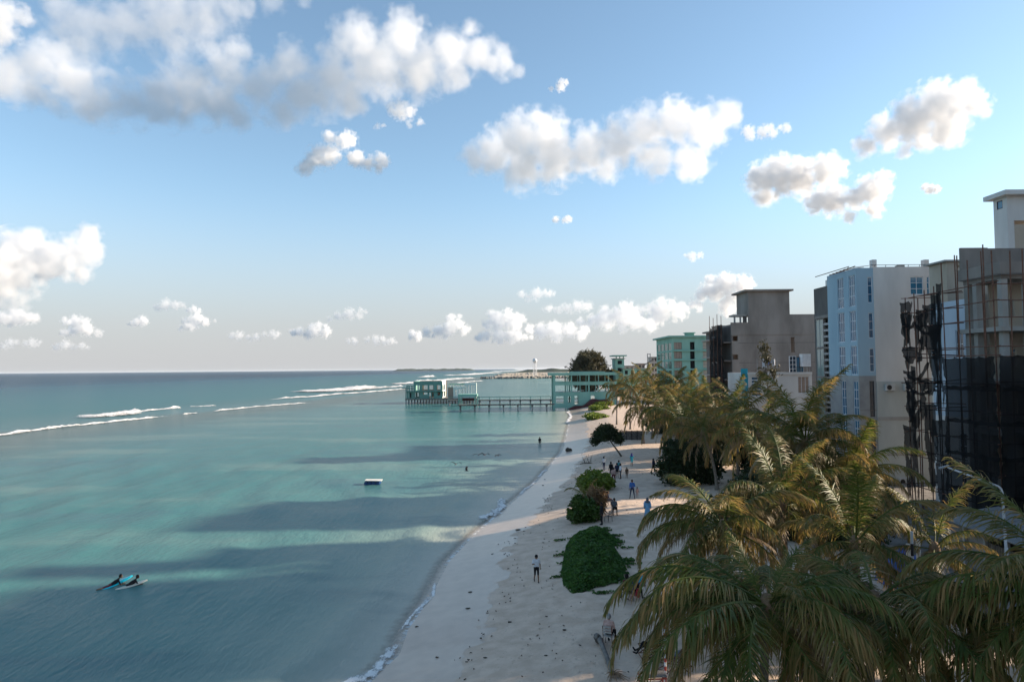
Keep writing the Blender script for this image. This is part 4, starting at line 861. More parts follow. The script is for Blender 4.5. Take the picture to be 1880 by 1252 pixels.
# ================= green frame over the beach (B8)
Y8 = 231.0; X8 = lambda p: Xat(p, Y8); Z8 = lambda p: Zat(1060, p, Y8)
b = root('green_frame_building', (X8(1015), Y8, 0), 'open green concrete frame building standing half over the water', 'building')
xr = X8(1132); D8 = 9
slab(b, 'roof', 'green_wall', X8(1008), xr, Y8-.5, Y8+D8+.5, Z8(689), Z8(684)); slab(b, 'roof_step', 'green_wall', X8(1050), xr-4, Y8-.3, Y8+D8, Z8(684)+.004, Z8(682.3))
for yy in (Y8, Y8+D8-.5):
    for (p, w) in ((1015, 4), (1040, 2), (1047.5, 2.6), (1064, 1.2), (1079.5, 2.6), (1098, 1.2), (1116, 2)):
        slab(b, 'column', 'green_wall', X8(p), X8(p+w), yy, yy+.5, (-1.5 if p < 1045 else 0.3), Z8(689)-.004)
    slab(b, 'beam', 'green_wall', X8(1015)+.01, xr, yy-.02, yy+.48, Z8(707), Z8(701))
MB().wall((X8(1015), Y8-.04, 0), UX, NS, xr-X8(1015), .6, Z8(719.5), [(X8(a)-X8(1015), X8(c)-X8(1015), Z8(d), Z8(e)) for (a, c, d, e) in ((1020,1034,740,727), (1042,1048,739,727), (1054,1061,742,726), (1084,1091,733,726))], .3).build('wall', 'green_wall', b)
slab(b, 'floor_slab', 'concrete_pale', X8(1015)+.6, xr, Y8+.55, Y8+D8-.6, Z8(720)-.4, Z8(720)-.05)
for z in (Z8(731), Z8(738)): slab(b, 'rail', 'concrete_dark', X8(1020), X8(1062), Y8+.7, Y8+.85, z-.25, z)
mw = root('maroon_wall', (X8(1048), Y8-2, 0), 'dark maroon curved retaining wall in front of the green frame', 'wall')
m = MB(); px_ = np.linspace(1042, 1128, 26)
for a, c in zip(px_, px_[1:]):
    h = lambda q: 750 - 17 * math.exp(-((q-1098)/30) ** 2) - 2*math.sin(q*.21)
    p0, p1 = X8(a), X8(c); m.v += [(p0, Y8-2.2, .2), (p1, Y8-2.2, .2), (p1, Y8-2.2, Zat(1080, h(c), Y8-2)), (p0, Y8-2.2, Zat(1080, h(a), Y8-2)), (p0, Y8-.4, .2), (p1, Y8-.4, .2), (p1, Y8-.4, Zat(1080, h(c), Y8-2)+.2), (p0, Y8-.4, Zat(1080, h(a), Y8-2)+.2)]
    n_ = len(m.v)-8; m.add(n_, [(0,1,2,3), (3,2,6,7), (5,4,7,6), (0,3,7,4), (1,5,6,2)])
m.build('wall_body', 'maroon', mw)
# ================= pavilion on stilts
YP = 280.0; XP = lambda p: Xat(p, YP); ZP = lambda p: Zat(800, p, YP)
b = root('stilt_pavilion', (XP(760), YP, 0), 'two storey green pavilion shell on stilts over the lagoon', 'building')
xa_, xb_ = XP(759), XP(812); dz = ZP(731.5)
ops = [(XP(p)-xa_, XP(q)-xa_, ZP(t), ZP(u)) for (p, q, t, u) in ((762.5,770,717,707), (775,785,717,707), (788,796,717,707), (801.5,808.5,717,707), (762,770,730,720.5), (776.5,784.5,724,720), (788,791,730,720), (793,796,730,720), (803,808,726,719.5))]
MB().wall((xa_, YP, 0), UX, NS, xb_-xa_, dz, ZP(700), ops, .35).build('wall', 'green_dark', b)
eo = [(2, 5, ZP(717), ZP(707)), (8, 14, ZP(717), ZP(707)), (2, 6, ZP(730), ZP(720)), (9, 15, ZP(730), ZP(720))]
MB().wall((xb_-.36, YP+.36, 0), UY, Vector((1,0,0)), 17, dz, ZP(699), eo, .35).build('wall', 'sunlit_mint', b)  # sun-facing side: its brightness is put into the paler colour
MB().wall((xa_, YP+.36, 0), UY, NW, 17, dz, ZP(700)-.01, eo, .35).build('wall', 'green_wall', b)
MB().wall((xa_, YP+17.37, 0), UX, NS, xb_-xa_, dz, ZP(700)-.02, [(2, 6, ZP(717), ZP(707)), (8, 10.5, ZP(717), ZP(707)), (2, 5, ZP(730), ZP(721))], .35).build('wall', 'brick_inner', b)
slab(b, 'ledge', 'green_dark', xa_-3, xb_+.6, YP-.6, YP-.003, ZP(719)-.0, ZP(718))
slab(b, 'inner_floor', 'concrete_dark', xa_+.4, xb_-.8, YP+.4, YP+17.3, ZP(719)-.3, ZP(719)-.01)
# left wing frame
xw = XP(746)
for p in (746, 750, 755): slab(b, 'column', 'green_dark', XP(p), XP(p)+.45, YP+.1, YP+.5, dz, ZP(707))
for (t, u) in ((708.6, 707), (713.6, 712), (719, 717)): slab(b, 'beam', 'green_dark', xw-.01, xa_-.004, YP+.05, YP+.55, ZP(t), ZP(u))
MB().wall((xw, YP+.06, 0), UX, NS, xa_-xw-.01, dz, ZP(719)-.02, [(XP(749.5)-xw, XP(756.5)-xw, ZP(730), ZP(720.5))], .3).build('wall', 'green_dark', b)
slab(b, 'balcony', 'green_dark', XP(737.5), xw-.02, YP+.3, YP+6, ZP(713), ZP(711.5)); slab(b, 'column', 'green_dark', XP(744), XP(745), YP+.3, YP+.8, -1, ZP(713)-.004)
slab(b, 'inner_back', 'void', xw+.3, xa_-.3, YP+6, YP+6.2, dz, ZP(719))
slab(b, 'deck', 'old_wood', XP(744), XP(876), YP-1, YP+18, dz-.5, dz-.004)
for k, p in enumerate(np.linspace(746, 872, 24)):
    for yy in (YP-.6, YP+5.5): MB().tube([(XP(p), yy, -2), (XP(p), yy, dz-.5)], .28, 6).build('stilt', 'concrete_pale', b)
# right annex: pergola, low frame and tall frame, sunlight put into their mint colour
for p in (822, 828.5, 835, 839, 845): slab(b, 'pergola_post', 'sunlit_mint', XP(p), XP(p)+.3, YP+8, YP+8.3, ZP(713), ZP(706)-.3)
slab(b, 'pergola_beam', 'green_wall', XP(820), XP(852), YP+7.8, YP+8.4, ZP(706)-.3, ZP(705))
slab(b, 'annex_wall', 'concrete', XP(820.5), XP(830.5), YP+3, YP+3.3, dz, ZP(712.5)); slab(b, 'annex_beam', 'green_dark', XP(820.5), XP(831), YP+2.9, YP+3.4, ZP(712.4), ZP(711))
x_ = XP(831)
MB().wall((x_, YP+2, 0), UX, NS, XP(853)-x_, dz, ZP(711), [(XP(835)-x_, XP(839)-x_, ZP(727), ZP(716)), (XP(841)-x_, XP(846.5)-x_, ZP(724), ZP(714.5)), (XP(848)-x_, XP(852)-x_, ZP(724), ZP(713))], 2.5).build('annex_wall', 'sunlit_mint', b)
x_ = XP(852.5)
MB().wall((x_, YP+1.5, 0), UX, NS, XP(874)-x_, dz, ZP(703.8), [(XP(a)-x_, XP(c)-x_, dz+.9, ZP(707.5)) for (a, c) in ((853.5, 856), (858, 862.5), (864, 872))], 2.5).build('annex_frame', 'sunlit_mint', b)
# ================= jetties and kiosk
def jetty(px0, px1, Y, zt, label, step, pm_='concrete_pale', wid=2.4, rail=False):
    j = root('jetty', (Xat(px0, Y), Y, 0), label, 'jetty', 'jetties to the stilt pavilion'); x0, x1 = Xat(px0, Y), Xat(px1, Y)
    n = max(2, int((x1-x0) / 6)); w = (x1-x0)/n
    for k in range(n): slab(j, 'deck_panel', 'concrete_dark', x0+k*w, x0+(k+1)*w-.08, Y, Y+wid, zt-.35, zt)
    for k in range(int((x1-x0)/step)+1):
        for dy in (.3, wid-.3): MB().tube([(x0+.4+k*step, Y+dy, -2), (x0+.4+k*step, Y+dy, zt-.351)], .26, 6).build('pile', pm_, j)
        slab(j, 'cross_beam', 'concrete_dark', x0+.1+k*step, x0+.7+k*step, Y-.15, Y+wid+.15, zt-.75, zt-.36)
    if rail:
        for k in range(int((x1-x0)/step)+1): slab(j, 'rail_post', 'green_dark', x0+.3+k*step, x0+.5+k*step, Y+.1, Y+.3, zt+.003, zt+1.0)
        slab(j, 'rail', 'green_dark', x0, x1, Y+.08, Y+.32, zt+1.0, zt+1.2)
    return j
jetty(842, 1018, 225, 2.4, 'nearer low grey jetty on round piles running to the green frame', 4.75)
jetty(822, 1018, 262, 2.2, 'farther railed jetty linking the stilt pavilion with the green frame', 3.9, rail=True)
k = root('jetty_kiosk', (Xat(842, 225), 225, 2.4), 'green roofed open kiosk at the seaward end of the nearer jetty', 'kiosk'); Xk = lambda p: Xat(p, 225)
slab(k, 'canopy', 'green_wall', Xk(841), Xk(876), 223.8, 229, Zat(860, 727.5, 225), Zat(860, 723.5, 225)); slab(k, 'floor', 'concrete_dark', Xk(840), Xk(877), 223.6, 224.99, 2.0, 2.41)
for p in (841.5, 846, 871, 875.5):
    for yy in (224.0, 228.6): slab(k, 'post', 'green_wall', Xk(p), Xk(p)+.22, yy, yy+.22, 2.415, Zat(860, 727.5, 225)-.004)
slab(k, 'bench_back', 'maroon', Xk(847), Xk(870.5), 228.2, 228.4, 3.5, 4.4)
# ================= water tower
W = root('water_tower', (Xat(982, 1050), 1050, 3), 'white ball topped water tower on the far sand spit', 'water tower'); xw = Xat(982, 1050)
MB().ball((xw, 1050, Zat(982, 662, 1050)), 3.6, 14, 10).build('tank', 'white_metal', W, smooth=True)
zt = Zat(982, 666, 1050)
for (dx, dy) in ((-3, -3), (3, -3), (3, 3), (-3, 3)): MB().bar((xw+dx, 1050+dy, 1), (xw+dx*.6, 1050+dy*.6, zt+2), .5).build('leg', 'white_metal', W)
MB().tube([(xw, 1050, 1), (xw, 1050, zt+1)], .6, 8).build('pipe', 'white_metal', W)
for q in (675, 683): MB().bar((xw-2.6, 1047.6, Zat(982, q, 1050)), (xw+2.6, 1047.6, Zat(982, q, 1050)), .35).build('brace', 'white_metal', W)
# rocks along the spit
rk = MB(); rnd = random.Random(8)
for i in range(420):
    t = rnd.random(); x = -46 + t * 330; y = 983 + rnd.uniform(-2, 7) + (8 if x < -40 else 0); rk.ball((x, y, rnd.uniform(-.2, 2.0)), rnd.uniform(.8, 2.0), 6, 4, (1, 1, .8))
rk.build('rock_edge', 'stone', None, kind='stuff')['label'] = 'dark boulders edging the far sand spit'; bpy.data.objects['rock_edge']['category'] = 'rocks'
rk = MB()
for i in range(240):
    x = rnd.uniform(-35, 260); y = rnd.uniform(1000, 1400); s_ = rnd.uniform(.6, 2.2); rk.ball((x, y, float(hf_spit(np.array(x), np.array(y)))+s_*.2), s_, 6, 4, (1.3, 1, .7))
o = rk.build('rubble', 'pale_stone', None, kind='stuff'); o['label'] = 'pale rubble scattered on the far sand spit'; o['category'] = 'rubble'

b = bpy.data.objects['concrete_block']
for z in np.arange(4.5, zm, 3.4): slab(b, 'pour_joint', 'concrete_dark', x6+1.1, xE, Y6-.012, Y6-.003, float(z)-.05, float(z)+.02)
# ---------------------------------------------------------------- palm fronds (shared meshes)
def frond_mesh(e0, droop, L, n, hang, seed, mat, dry0=0.0, leaf=1.0, w=.032, miss=.06, curl=.0):
    r = random.Random(seed); m = MB(); N = 16; ds = L / N
    P = [Vector((0, 0, 0))]; T = []; yaw = 0
    for i in range(N):
        s = (i + .5) / N; a = e0 - droop * s ** 1.5; yaw += r.uniform(-1, 1) * .015 + curl / N
        t = Vector((math.cos(a) * math.cos(yaw), math.cos(a) * math.sin(yaw), math.sin(a))); T.append(t); P.append(P[-1] + t * ds)
    m.tube(P, [.034 * (1 - i / N) + .007 for i in range(N + 1)], 4, cap=False)
    dry = [max(dry0, .0)] * len(m.v)
    for side in (-1, 1):
        for k in range(n):
            if r.random() < miss or mnoise.noise(Vector((k * .23, seed * 1.7, side * 9))) > .36: continue
            s = .13 + .87 * (k + r.uniform(0, .8)) / n; f = s * N; i = min(N - 1, int(f)); p = P[i] + (P[i+1] - P[i]) * min(1, f - i); t = T[i]
            sd = t.cross(Vector((0, 0, 1)))
            if sd.length < .05: sd = Vector((0, 1, 0))
            sd.normalize(); sd *= side; up = sd.cross(t) * side; up = t.cross(sd) if up.z < 0 else up
            ln = leaf * (math.sin(math.pi * min(1, .16 + .84 * s ** .8)) ** .5 * .9 + .12) * r.uniform(.5, 1.12)
            d = (sd * (1 - .35 * s) + t * (.42 + .55 * s) + Vector((0, 0, .22 - hang * .6)) + Vector((r.uniform(-1, 1), r.uniform(-1, 1), r.uniform(-1, 1))) * .27).normalized()
            q = p.copy(); b = len(m.v); ws = (w * .7, w, w * .75, w * .12); dr = dry0 + ((r.random() ** 3) * .4 if r.random() > .10 else .65)
            h = hang * r.choice((r.uniform(.5, 1.2), r.uniform(.8, 2.2)))
            for j in range(4):
                wv = t - d * t.dot(d); wv = wv.normalized() * ws[j] if wv.length > .05 else Vector((0, 0, 1)) * ws[j]
                m.v += [tuple(q - wv / 2), tuple(q + wv / 2)]; dry += [dr + .12 * j + .15 * s] * 2
                q = q + d * ln / 3; d = (d + Vector((0, 0, -h * (.45 + .3 * j)))).normalized()
            m.add(b, [(0,1,3,2), (2,3,5,4), (4,5,7,6)])
    me = bpy.data.meshes.new('frond'); me.from_pydata(m.v, [], m.f); a = me.attributes.new('dry', 'FLOAT', 'POINT'); a.data.foreach_set('value', dry)
    me.materials.append(MATS[mat]); return me
CLS = [(72, .75), (52, 1.35), (34, 1.7), (16, 1.65), (-4, 1.35), (-30, .9)]       # rise of the stalk, total droop
FROND = {}
for lod, (n, w) in (('near', (112, .041)), ('mid', (62, .062))):
    FROND[lod] = [[frond_mesh(R(e), d * (1 + .12 * v), 4.3, n, .55 + .3 * (c > 1) + .12 * v, 100 * c + v, 'palm_leaf', dry0=.04 * c + .10 * (v == 2), w=w, curl=(-.5, .1, .55)[v]) for v in range(3)] for c, (e, d) in enumerate(CLS)]
    FROND[lod + '_dry'] = [frond_mesh(R(e), d, 3.6, int(n * .6), .85, 900 + k, 'palm_dry', dry0=.3, w=w * .8, miss=.3, leaf=.62) for k, (e, d) in enumerate([(-5, 1.35), (-35, 1.0), (-58, .6), (20, 2.0)])]
def palm(px, py, Y, label, seed, size=1.0, n=22, dead=5, base=None, dryness=0.0, lod='near', extra=(), cmin=0):
    r = random.Random(seed); top = at(px, py, Y)
    bx = top.x + (r.uniform(-1.2, 1.2) if base is None else base[0]); by = top.y + (r.uniform(-.8, .8) if base is None else base[1])
    g = gxy(bx, by)
    t = root('palm_tree', g, label, 'palm tree', 'coconut palms along the beach')
    pts = []; K = 14
    for i in range(K + 1):
        s = i / K; q = g.lerp(top, s); q.x += math.sin(s * math.pi) * .25 * (bx - top.x); pts.append(q)
    hgt = top.z - g.z
    fine = []; rad = []
    for i in range(K * 4 + 1):
        f = i / 4; a = min(K - 1, int(f)); q = pts[a].lerp(pts[a+1], f - a); fine.append(q); s = i / (K * 4)
        rad.append((.155 + .10 * math.exp(-s * 14) - .05 * s) * (1.07 if i % 2 else .97))
    MB().tube([q if i else q - Vector((0, 0, .4)) for i, q in enumerate(fine)], rad, 8).build('trunk', 'bark', t, smooth=True)
    MB().ball(top + Vector((0, 0, .02)), .24, 8, 6, (1, 1, 1.6)).build('crown_core', 'dead_leaf', t, smooth=True)
    rel = top - g
    def put(me, az, sc, lift=0):
        o = bpy.data.objects.new('frond', me); COL.objects.link(o); o.parent = t
        o.location = rel + Vector((math.cos(az) * .12, math.sin(az) * .12, lift)); o.rotation_euler = (r.uniform(-.2, .2), r.uniform(-.1, .1), az); o.scale = (sc * 1.0,) * 3; return o
    for k in range(n):
        c = min(5, cmin + int((6 - cmin) * (k + r.random() * .9) / n)); az = k * 2.39996 + r.uniform(-.3, .3)
        put(FROND[lod][c][2 if r.random() < dryness else r.randrange(3)], az, size * r.uniform(.82, 1.12), .25 - c * .07)
    for k in range(dead): put(r.choice(FROND[lod + '_dry']), r.uniform(0, 6.28), size * r.uniform(.75, 1.05), -.2)
    for (az, c, sc) in extra: put(FROND[lod][c][r.randrange(2)], R(az), size * sc)
    if lod == 'near':
        for k in range(5):
            a = k * 1.3 + seed; c = rel + Vector((math.cos(a) * .26, math.sin(a) * .26, -.32 - .07 * (k % 2)))
            o = MB().ball((c.x + g.x, c.y + g.y, c.z + g.z), .11, 8, 6, (1, 1, 1.25)).build('coconut', 'coconut', t, smooth=True)
    return t
pm('coconut', (.09,.08,.025), (.17,.13,.05), scale=5, rough=.6)
palm(1408, 1112, 21.0, 'big shaded palm in front, its long frond reaching left over the seated man', 3, 1.22, 28, 11, cmin=2, base=(-.3, -.4), extra=((40, 0, .5), (140, 0, .45), (290, 1, .5), (172, 3, 1.12), (160, 2, 1.1), (184, 3, .9)))
palm(1604, 1105, 22.0, 'big shaded palm in front beside the banded white pole', 5, 1.18, 28, 10, cmin=2, base=(-.35, -.3), extra=((-18, 3, 1.15), (8, 3, 1.1), (-40, 3, 1.1)))
palm(1570, 1000, 27.5, 'shaded palm with upright fronds behind the front pair', 8, .95, 20, 4, base=(.2, .5))
palm(1328, 968, 31.0, 'sunlit golden palm nearest to the sand path', 12, 1.02, 30, 7, cmin=1, base=(.1, .2), dryness=.5, extra=((180, 3, 1.1), (205, 4, 1.05), (165, 2, 1.0)))
palm(1478, 812, 38.0, 'tallest golden palm standing before the white terrace house', 15, 1.0, 30, 8, base=(.5, .2), dryness=.35)
palm(1556, 880, 36.0, 'golden palm in front of the tiled foot of the blue bay', 18, .98, 28, 7, base=(.5, .3), dryness=.35)
palm(1985, 1105, 19.5, 'palm outside the right edge whose fronds reach into the picture', 22, 1.2, 22, 3, base=(.3, 0), extra=((178, 3, 1.1), (170, 2, 1.1), (190, 4, 1.0)))
palm(1716, 1010, 30.0, 'dark shaded palm in front of the tin shed', 25, .75, 14, 3, base=(.4, .3))
palm(1436, 928, 33.5, 'half lit palm between the path palm and the tall palm', 27, .95, 22, 6, base=(.3, .6), dryness=.4)
_grove = [(1133,716,150,'palm at the left end of the grove nearest the green frame'), (1158,712,138,'grove palm with a dark lower trunk above the black fence'), (1186,700,150,'grove palm below the far cream block'), (1208,722,118,'grove palm below the left corner of the green hotel'),
          (1238,708,120,'grove palm below the middle of the green hotel'), (1262,728,104,'grove palm with drooping brown fronds below the green hotel'), (1292,735,98,'grove palm at the foot of the netted dark facade'), (1222,758,92,'brown fronded grove palm standing over the dark bush'), (1178,748,112,'brown grove palm right of the black fence'),
          (1318,772,84,'shaded grove palm in front of the concrete block'), (1252,778,82,'low brown grove palm behind the dark bush'), (1362,762,76,'palm at the left foot of the terrace house'), (1290,795,70,'low grove palm right behind the path palm'), (1392,800,60,'palm in shade left of the tallest palm'), (1270,760,88,'grove palm in the middle of the brown clump'), (1345,742,92,'far palm top before the bare concrete wall')]
for _i, (a, c, Y, l) in enumerate(_grove): palm(a, c, Y, l, 40 + _i, 1.05 + .12 * ((_i * 7) % 3), 20, 7, dryness=.5, lod='mid')
palm(1072, 912, 66.0, 'young dark palm growing out of the path bush', 70, .5, 13, 5, base=(0, 0), lod='mid')
# ---------------------------------------------------------------- leafy plants
def leaves(pts, size, mat, name, parent, seed, aspect=1.6, dry=0.0, up=.0, curved=False):
    r = np.random.default_rng(seed); n = len(pts); P = np.array(pts, float)
    nrm = r.normal(size=(n, 3)); nrm[:, 2] += up; nrm /= np.linalg.norm(nrm, axis=1)[:, None]
    t = r.normal(size=(n, 3)); t -= nrm * (t * nrm).sum(1)[:, None]; t /= np.linalg.norm(t, axis=1)[:, None]; b = np.cross(nrm, t)
    s = size * r.uniform(.6, 1.35, n)[:, None]; a = t * s * aspect / 2; c = b * s / 2; bend = nrm * s * .22
    V = np.stack([P - a, P + c + bend, P + a, P - c + bend], 1).reshape(-1, 3)
    off = np.array(top_of(parent).location) if parent is not None else np.zeros(3)
    me = bpy.data.meshes.new(name); me.from_pydata((V - off).tolist(), [], np.arange(4 * n).reshape(n, 4).tolist())
    at_ = me.attributes.new('dry', 'FLOAT', 'POINT'); at_.data.foreach_set('value', np.repeat(dry + r.random(n) ** 2 * .5, 4).astype(np.float32))
    me.materials.append(MATS[mat]); return obj(name, me, parent=parent)
def blob_points(blobs, n, seed, shell=.55, gap=.12):
    r = np.random.default_rng(seed); vol = np.array([b[1][0] * b[1][1] * b[1][2] for b in blobs]) ** .75; vol /= vol.sum(); out = []
    for (c, rad), k in zip(blobs, vol):
        m = int(n * k); d = r.normal(size=(m * 2, 3)); d /= np.linalg.norm(d, axis=1)[:, None]; q = r.uniform(shell, 1.05, m * 2)[:, None] ** .8
        p = np.array(c) + d * q * np.array(rad) * (1 + .20 * np.sin(d[:, :1] * 5 + c[0]) * np.cos(d[:, 1:2] * 6 + c[1]) + .22 * np.sin(d[:, :1] * 13 + d[:, 2:] * 11 + c[1] * 3) * np.sin(d[:, 1:2] * 12 + c[0] * 2))
        keep = [mnoise.noise(Vector(x) * (1.6 / max(.6, max(rad) * .45))) > -gap * 2 for x in p]; out.append(p[np.array(keep)][:m])
    return np.concatenate(out)
def bush(name, label, cat, base, blobs, n, size, mat, seed, trunk=None, shell=.5, aspect=1.6, gap=.12, up=0.0, crown='foliage', limb=True):
    t = root(name, base, label, cat)
    bl = [(Vector(base) + Vector(c), r) for c, r in blobs]
    m = MB()
    if trunk:
        pts = [Vector(base) + Vector(p) for p in trunk[0]]; m.tube(pts, trunk[1], 7); o_ = pts[-1]
    else: o_ = Vector(base) + Vector((0, 0, -.1))
    if limb:
        for c, r in bl: mid = o_.lerp(Vector(c), .5) + Vector((0, 0, .15)); m.tube([o_, mid, Vector(c), Vector(c) + Vector((r[0]*.4, 0, r[2]*.5))], [.5 * (trunk[1][-1] if trunk else .06), .04, .025, .012], 5)
    if m.v: m.build('trunk' if trunk else 'stem', 'bark_dark', t)
    leaves(blob_points([(tuple(c), r) for c, r in bl], n, seed, shell, gap), size, mat, crown, t, seed, aspect, up=up); return t
def rb(seed, n, rx, ry, z0, z1, r0, r1):
    r = random.Random(seed); return [((r.uniform(-rx, rx), r.uniform(-ry, ry), r.uniform(z0, z1)), (lambda q: (q, q, q * .8))(r.uniform(r0, r1))) for _ in range(n)]
g = gp(1141, 838)
bush('leaning_tree', 'round dark tree with a leaning trunk beside the path', 'tree', g, [((-2.0+dx, dy, 2.9+dz), (r_, r_, r_*.85)) for dx, dy, dz, r_ in ((0,0,.4,1.25), (-1.1,.3,0,1.05), (1.0,-.2,.1,1.05), (.4,.8,.5,1.0), (-.5,-.8,.2,1.0), (1.75,.2,-.6,.7), (-1.7,0,-.7,.75), (0,-.3,1.0,.9), (-.6,.6,.9,.8))], 9000, .16, 'dark_leaf', 2, trunk=([(.1,0,-.2), (-.3,0,.5), (-.9,0,1.3), (-1.6,0,2.3)], [.16,.12,.1,.07]), shell=.35)
Y_ = 300.0; cx_ = Xat(1080, Y_)
bush('casuarina_tree', 'tall feathery casuarina tree behind the green frame', 'tree', gxy(cx_, Y_), [((dx, dy, z), (r_, r_, r_*1.0)) for dx, dy, z, r_ in ((0,0,17,4.5), (-4,1,14,4), (4,-1,15,4.2), (-1,2,19,3.0), (2.5,1,19,2.8), (-6,0,11,3), (6,1,12,3.4), (0,-2,12,5), (3,-2,9,4), (-4,-1,8,3.5), (-3,0,17.5,2.8), (0,0,6,4), (5,0,17.5,2.2))], 9000, .42, 'needle', 3, trunk=([(0,0,-.3), (.2,0,5), (0,.2,12)], [.5,.38,.2]), shell=.1, aspect=4.5, gap=.05)
o = bpy.data.objects['casuarina_tree']; c0 = Vector((cx_, Y_, ground_z(cx_, Y_))); sp = []; rr = random.Random(6)
m = MB()
for k in range(150):
    a = rr.uniform(0, 6.28); z = rr.uniform(8, 20); q = rr.uniform(3.5, 8.0) * (1 - abs(z - 12) / 22); p0 = c0 + Vector((math.cos(a)*q*.5, math.sin(a)*q*.5, z-1)); p1 = c0 + Vector((math.cos(a)*q*1.25, math.sin(a)*q*1.25, z+rr.uniform(1, 2.8))); m.tube([p0, p1], [.07, .02], 4)
    for j in range(16): f = rr.uniform(.4, 1.05); sp.append(tuple(p0.lerp(p1, f) + Vector((rr.gauss(0, .25), rr.gauss(0, .25), rr.gauss(0, .25)))))
m.build('twigs', 'bark_dark', o)['kind'] = 'stuff'; leaves(sp, .38, 'needle', 'spray', o, 7, 4.5)
Yb = 310.0
bush('brown_shrub', 'low brown tree between the casuarina and the green turret', 'tree', gxy(Xat(1120, Yb), Yb), [((dx, 0, z), (3.0, 3.0, 2.6)) for dx, z in ((-3,8), (1,9.5), (4.5,8.5), (-1,6), (3,5))], 3500, .5, 'needle', 9, trunk=([(0,0,-.3), (0,0,6)], [.3,.15]), shell=.1, aspect=4)
bush('path_bush', 'yellow green broad leaved bush beside the group on the path', 'shrub', gp(1092, 905), [((dx, dy, z), (r_, r_, r_*.8)) for dx, dy, z, r_ in ((-.3,0,.8,.95), (.8,.3,.9,.9), (.3,1.6,1.0,1.1), (-.8,1.2,.7,.9), (1.4,1.4,.8,.8), (.2,3.0,1.0,1.1), (1.3,2.9,.8,.85), (-.7,2.7,.7,.8))], 6500, .21, 'bright_leaf', 11, shell=.45, up=.9)
bush('round_bush', 'glossy dark green bush at the seaward edge behind the creeper', 'shrub', gp(1073, 958), [((dx, dy, z), (r_, r_, r_*.95)) for dx, dy, z, r_ in ((-.5,0,.6,.75), (.2,.3,.9,.9), (-.3,1.0,1.2,.8), (.7,.2,.6,.7), (-.9,.5,.5,.5))], 4200, .19, 'bush_leaf', 12, shell=.45, up=.5)
bush('dry_scrub', 'brown twiggy scrub beside the glossy green bush', 'shrub', gp(1092, 948), [((0,0,1.0), (.7,.7,1.0)), ((.3,.5,1.4), (.7,.7,.8))], 1500, .2, 'palm_dry', 13, shell=.1, aspect=5)
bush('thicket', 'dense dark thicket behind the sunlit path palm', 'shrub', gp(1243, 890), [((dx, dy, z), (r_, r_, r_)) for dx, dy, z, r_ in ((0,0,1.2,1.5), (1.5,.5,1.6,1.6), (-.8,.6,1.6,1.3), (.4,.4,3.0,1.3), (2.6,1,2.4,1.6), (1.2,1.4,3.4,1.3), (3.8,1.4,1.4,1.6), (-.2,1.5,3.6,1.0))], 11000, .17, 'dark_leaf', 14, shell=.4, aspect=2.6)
for k, (px, Y, zc, rr_, l) in enumerate([(1318,88,4.0,2.6,'dark broad tree before the netted facade'), (1372,80,4.6,2.5,'dark broad tree left of the terrace house'), (1420,70,4.0,2.2,'dark broad tree under the terrace house'), (1500,66,4.2,2.4,'dark broad tree below the glazed block'), (1275,104,4.6,2.6,'dark broad tree in the middle of the grove'), (1212,128,4.2,2.5,'dark broad tree under the left grove palms'), (1560,62,3.2,2.2,'dark broad tree below the blue bay'), (1440,50,3.4,2.4,'dark broad tree behind the tallest palm'), (1530,48,3.0,2.4,'dark broad tree beneath the blue bay palm'), (1370,54,3.2,2.2,'dark broad tree right of the thicket')]):
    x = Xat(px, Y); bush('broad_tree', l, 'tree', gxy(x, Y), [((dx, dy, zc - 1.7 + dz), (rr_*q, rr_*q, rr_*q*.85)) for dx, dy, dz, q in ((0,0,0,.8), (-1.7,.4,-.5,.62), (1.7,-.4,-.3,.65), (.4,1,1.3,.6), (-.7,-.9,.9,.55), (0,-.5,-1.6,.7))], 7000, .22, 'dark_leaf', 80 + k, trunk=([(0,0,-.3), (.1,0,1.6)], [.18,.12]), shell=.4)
for k, (px, py, l) in enumerate([(1098,752,'bright green beach shrub below the maroon wall'), (1093,768,'bright green beach shrub nearest the water by the frame'), (1108,744,'small bright shrub right below the maroon wall')]):
    bush('beach_shrub', l, 'shrub', gp(px, py), [((dx, dy, .5), (1.5, 2.2, .8)) for dx, dy in ((-1.4,0), (.6,2), (1.8,-1), (0,4), (-.6,-3))], 1800, .4, 'bright_leaf', 90 + k, shell=.4, up=1)
x, Y = Xat(1408, 90), 90.0
bush('thin_tree', 'thin bare twig tree rising in front of the terrace house', 'tree', gxy(x, Y), [((dx, 0, z), (.9, .9, 1.3)) for dx, z in ((0,13.2), (-.7,11), (.8,11.6), (.1,9), (-.4,14.6), (.6,7.5))], 900, .16, 'needle', 99, trunk=([(0,0,-.2), (.1,0,5), (0,0,10)], [.14,.09,.05]), shell=.05, aspect=3, gap=.4)
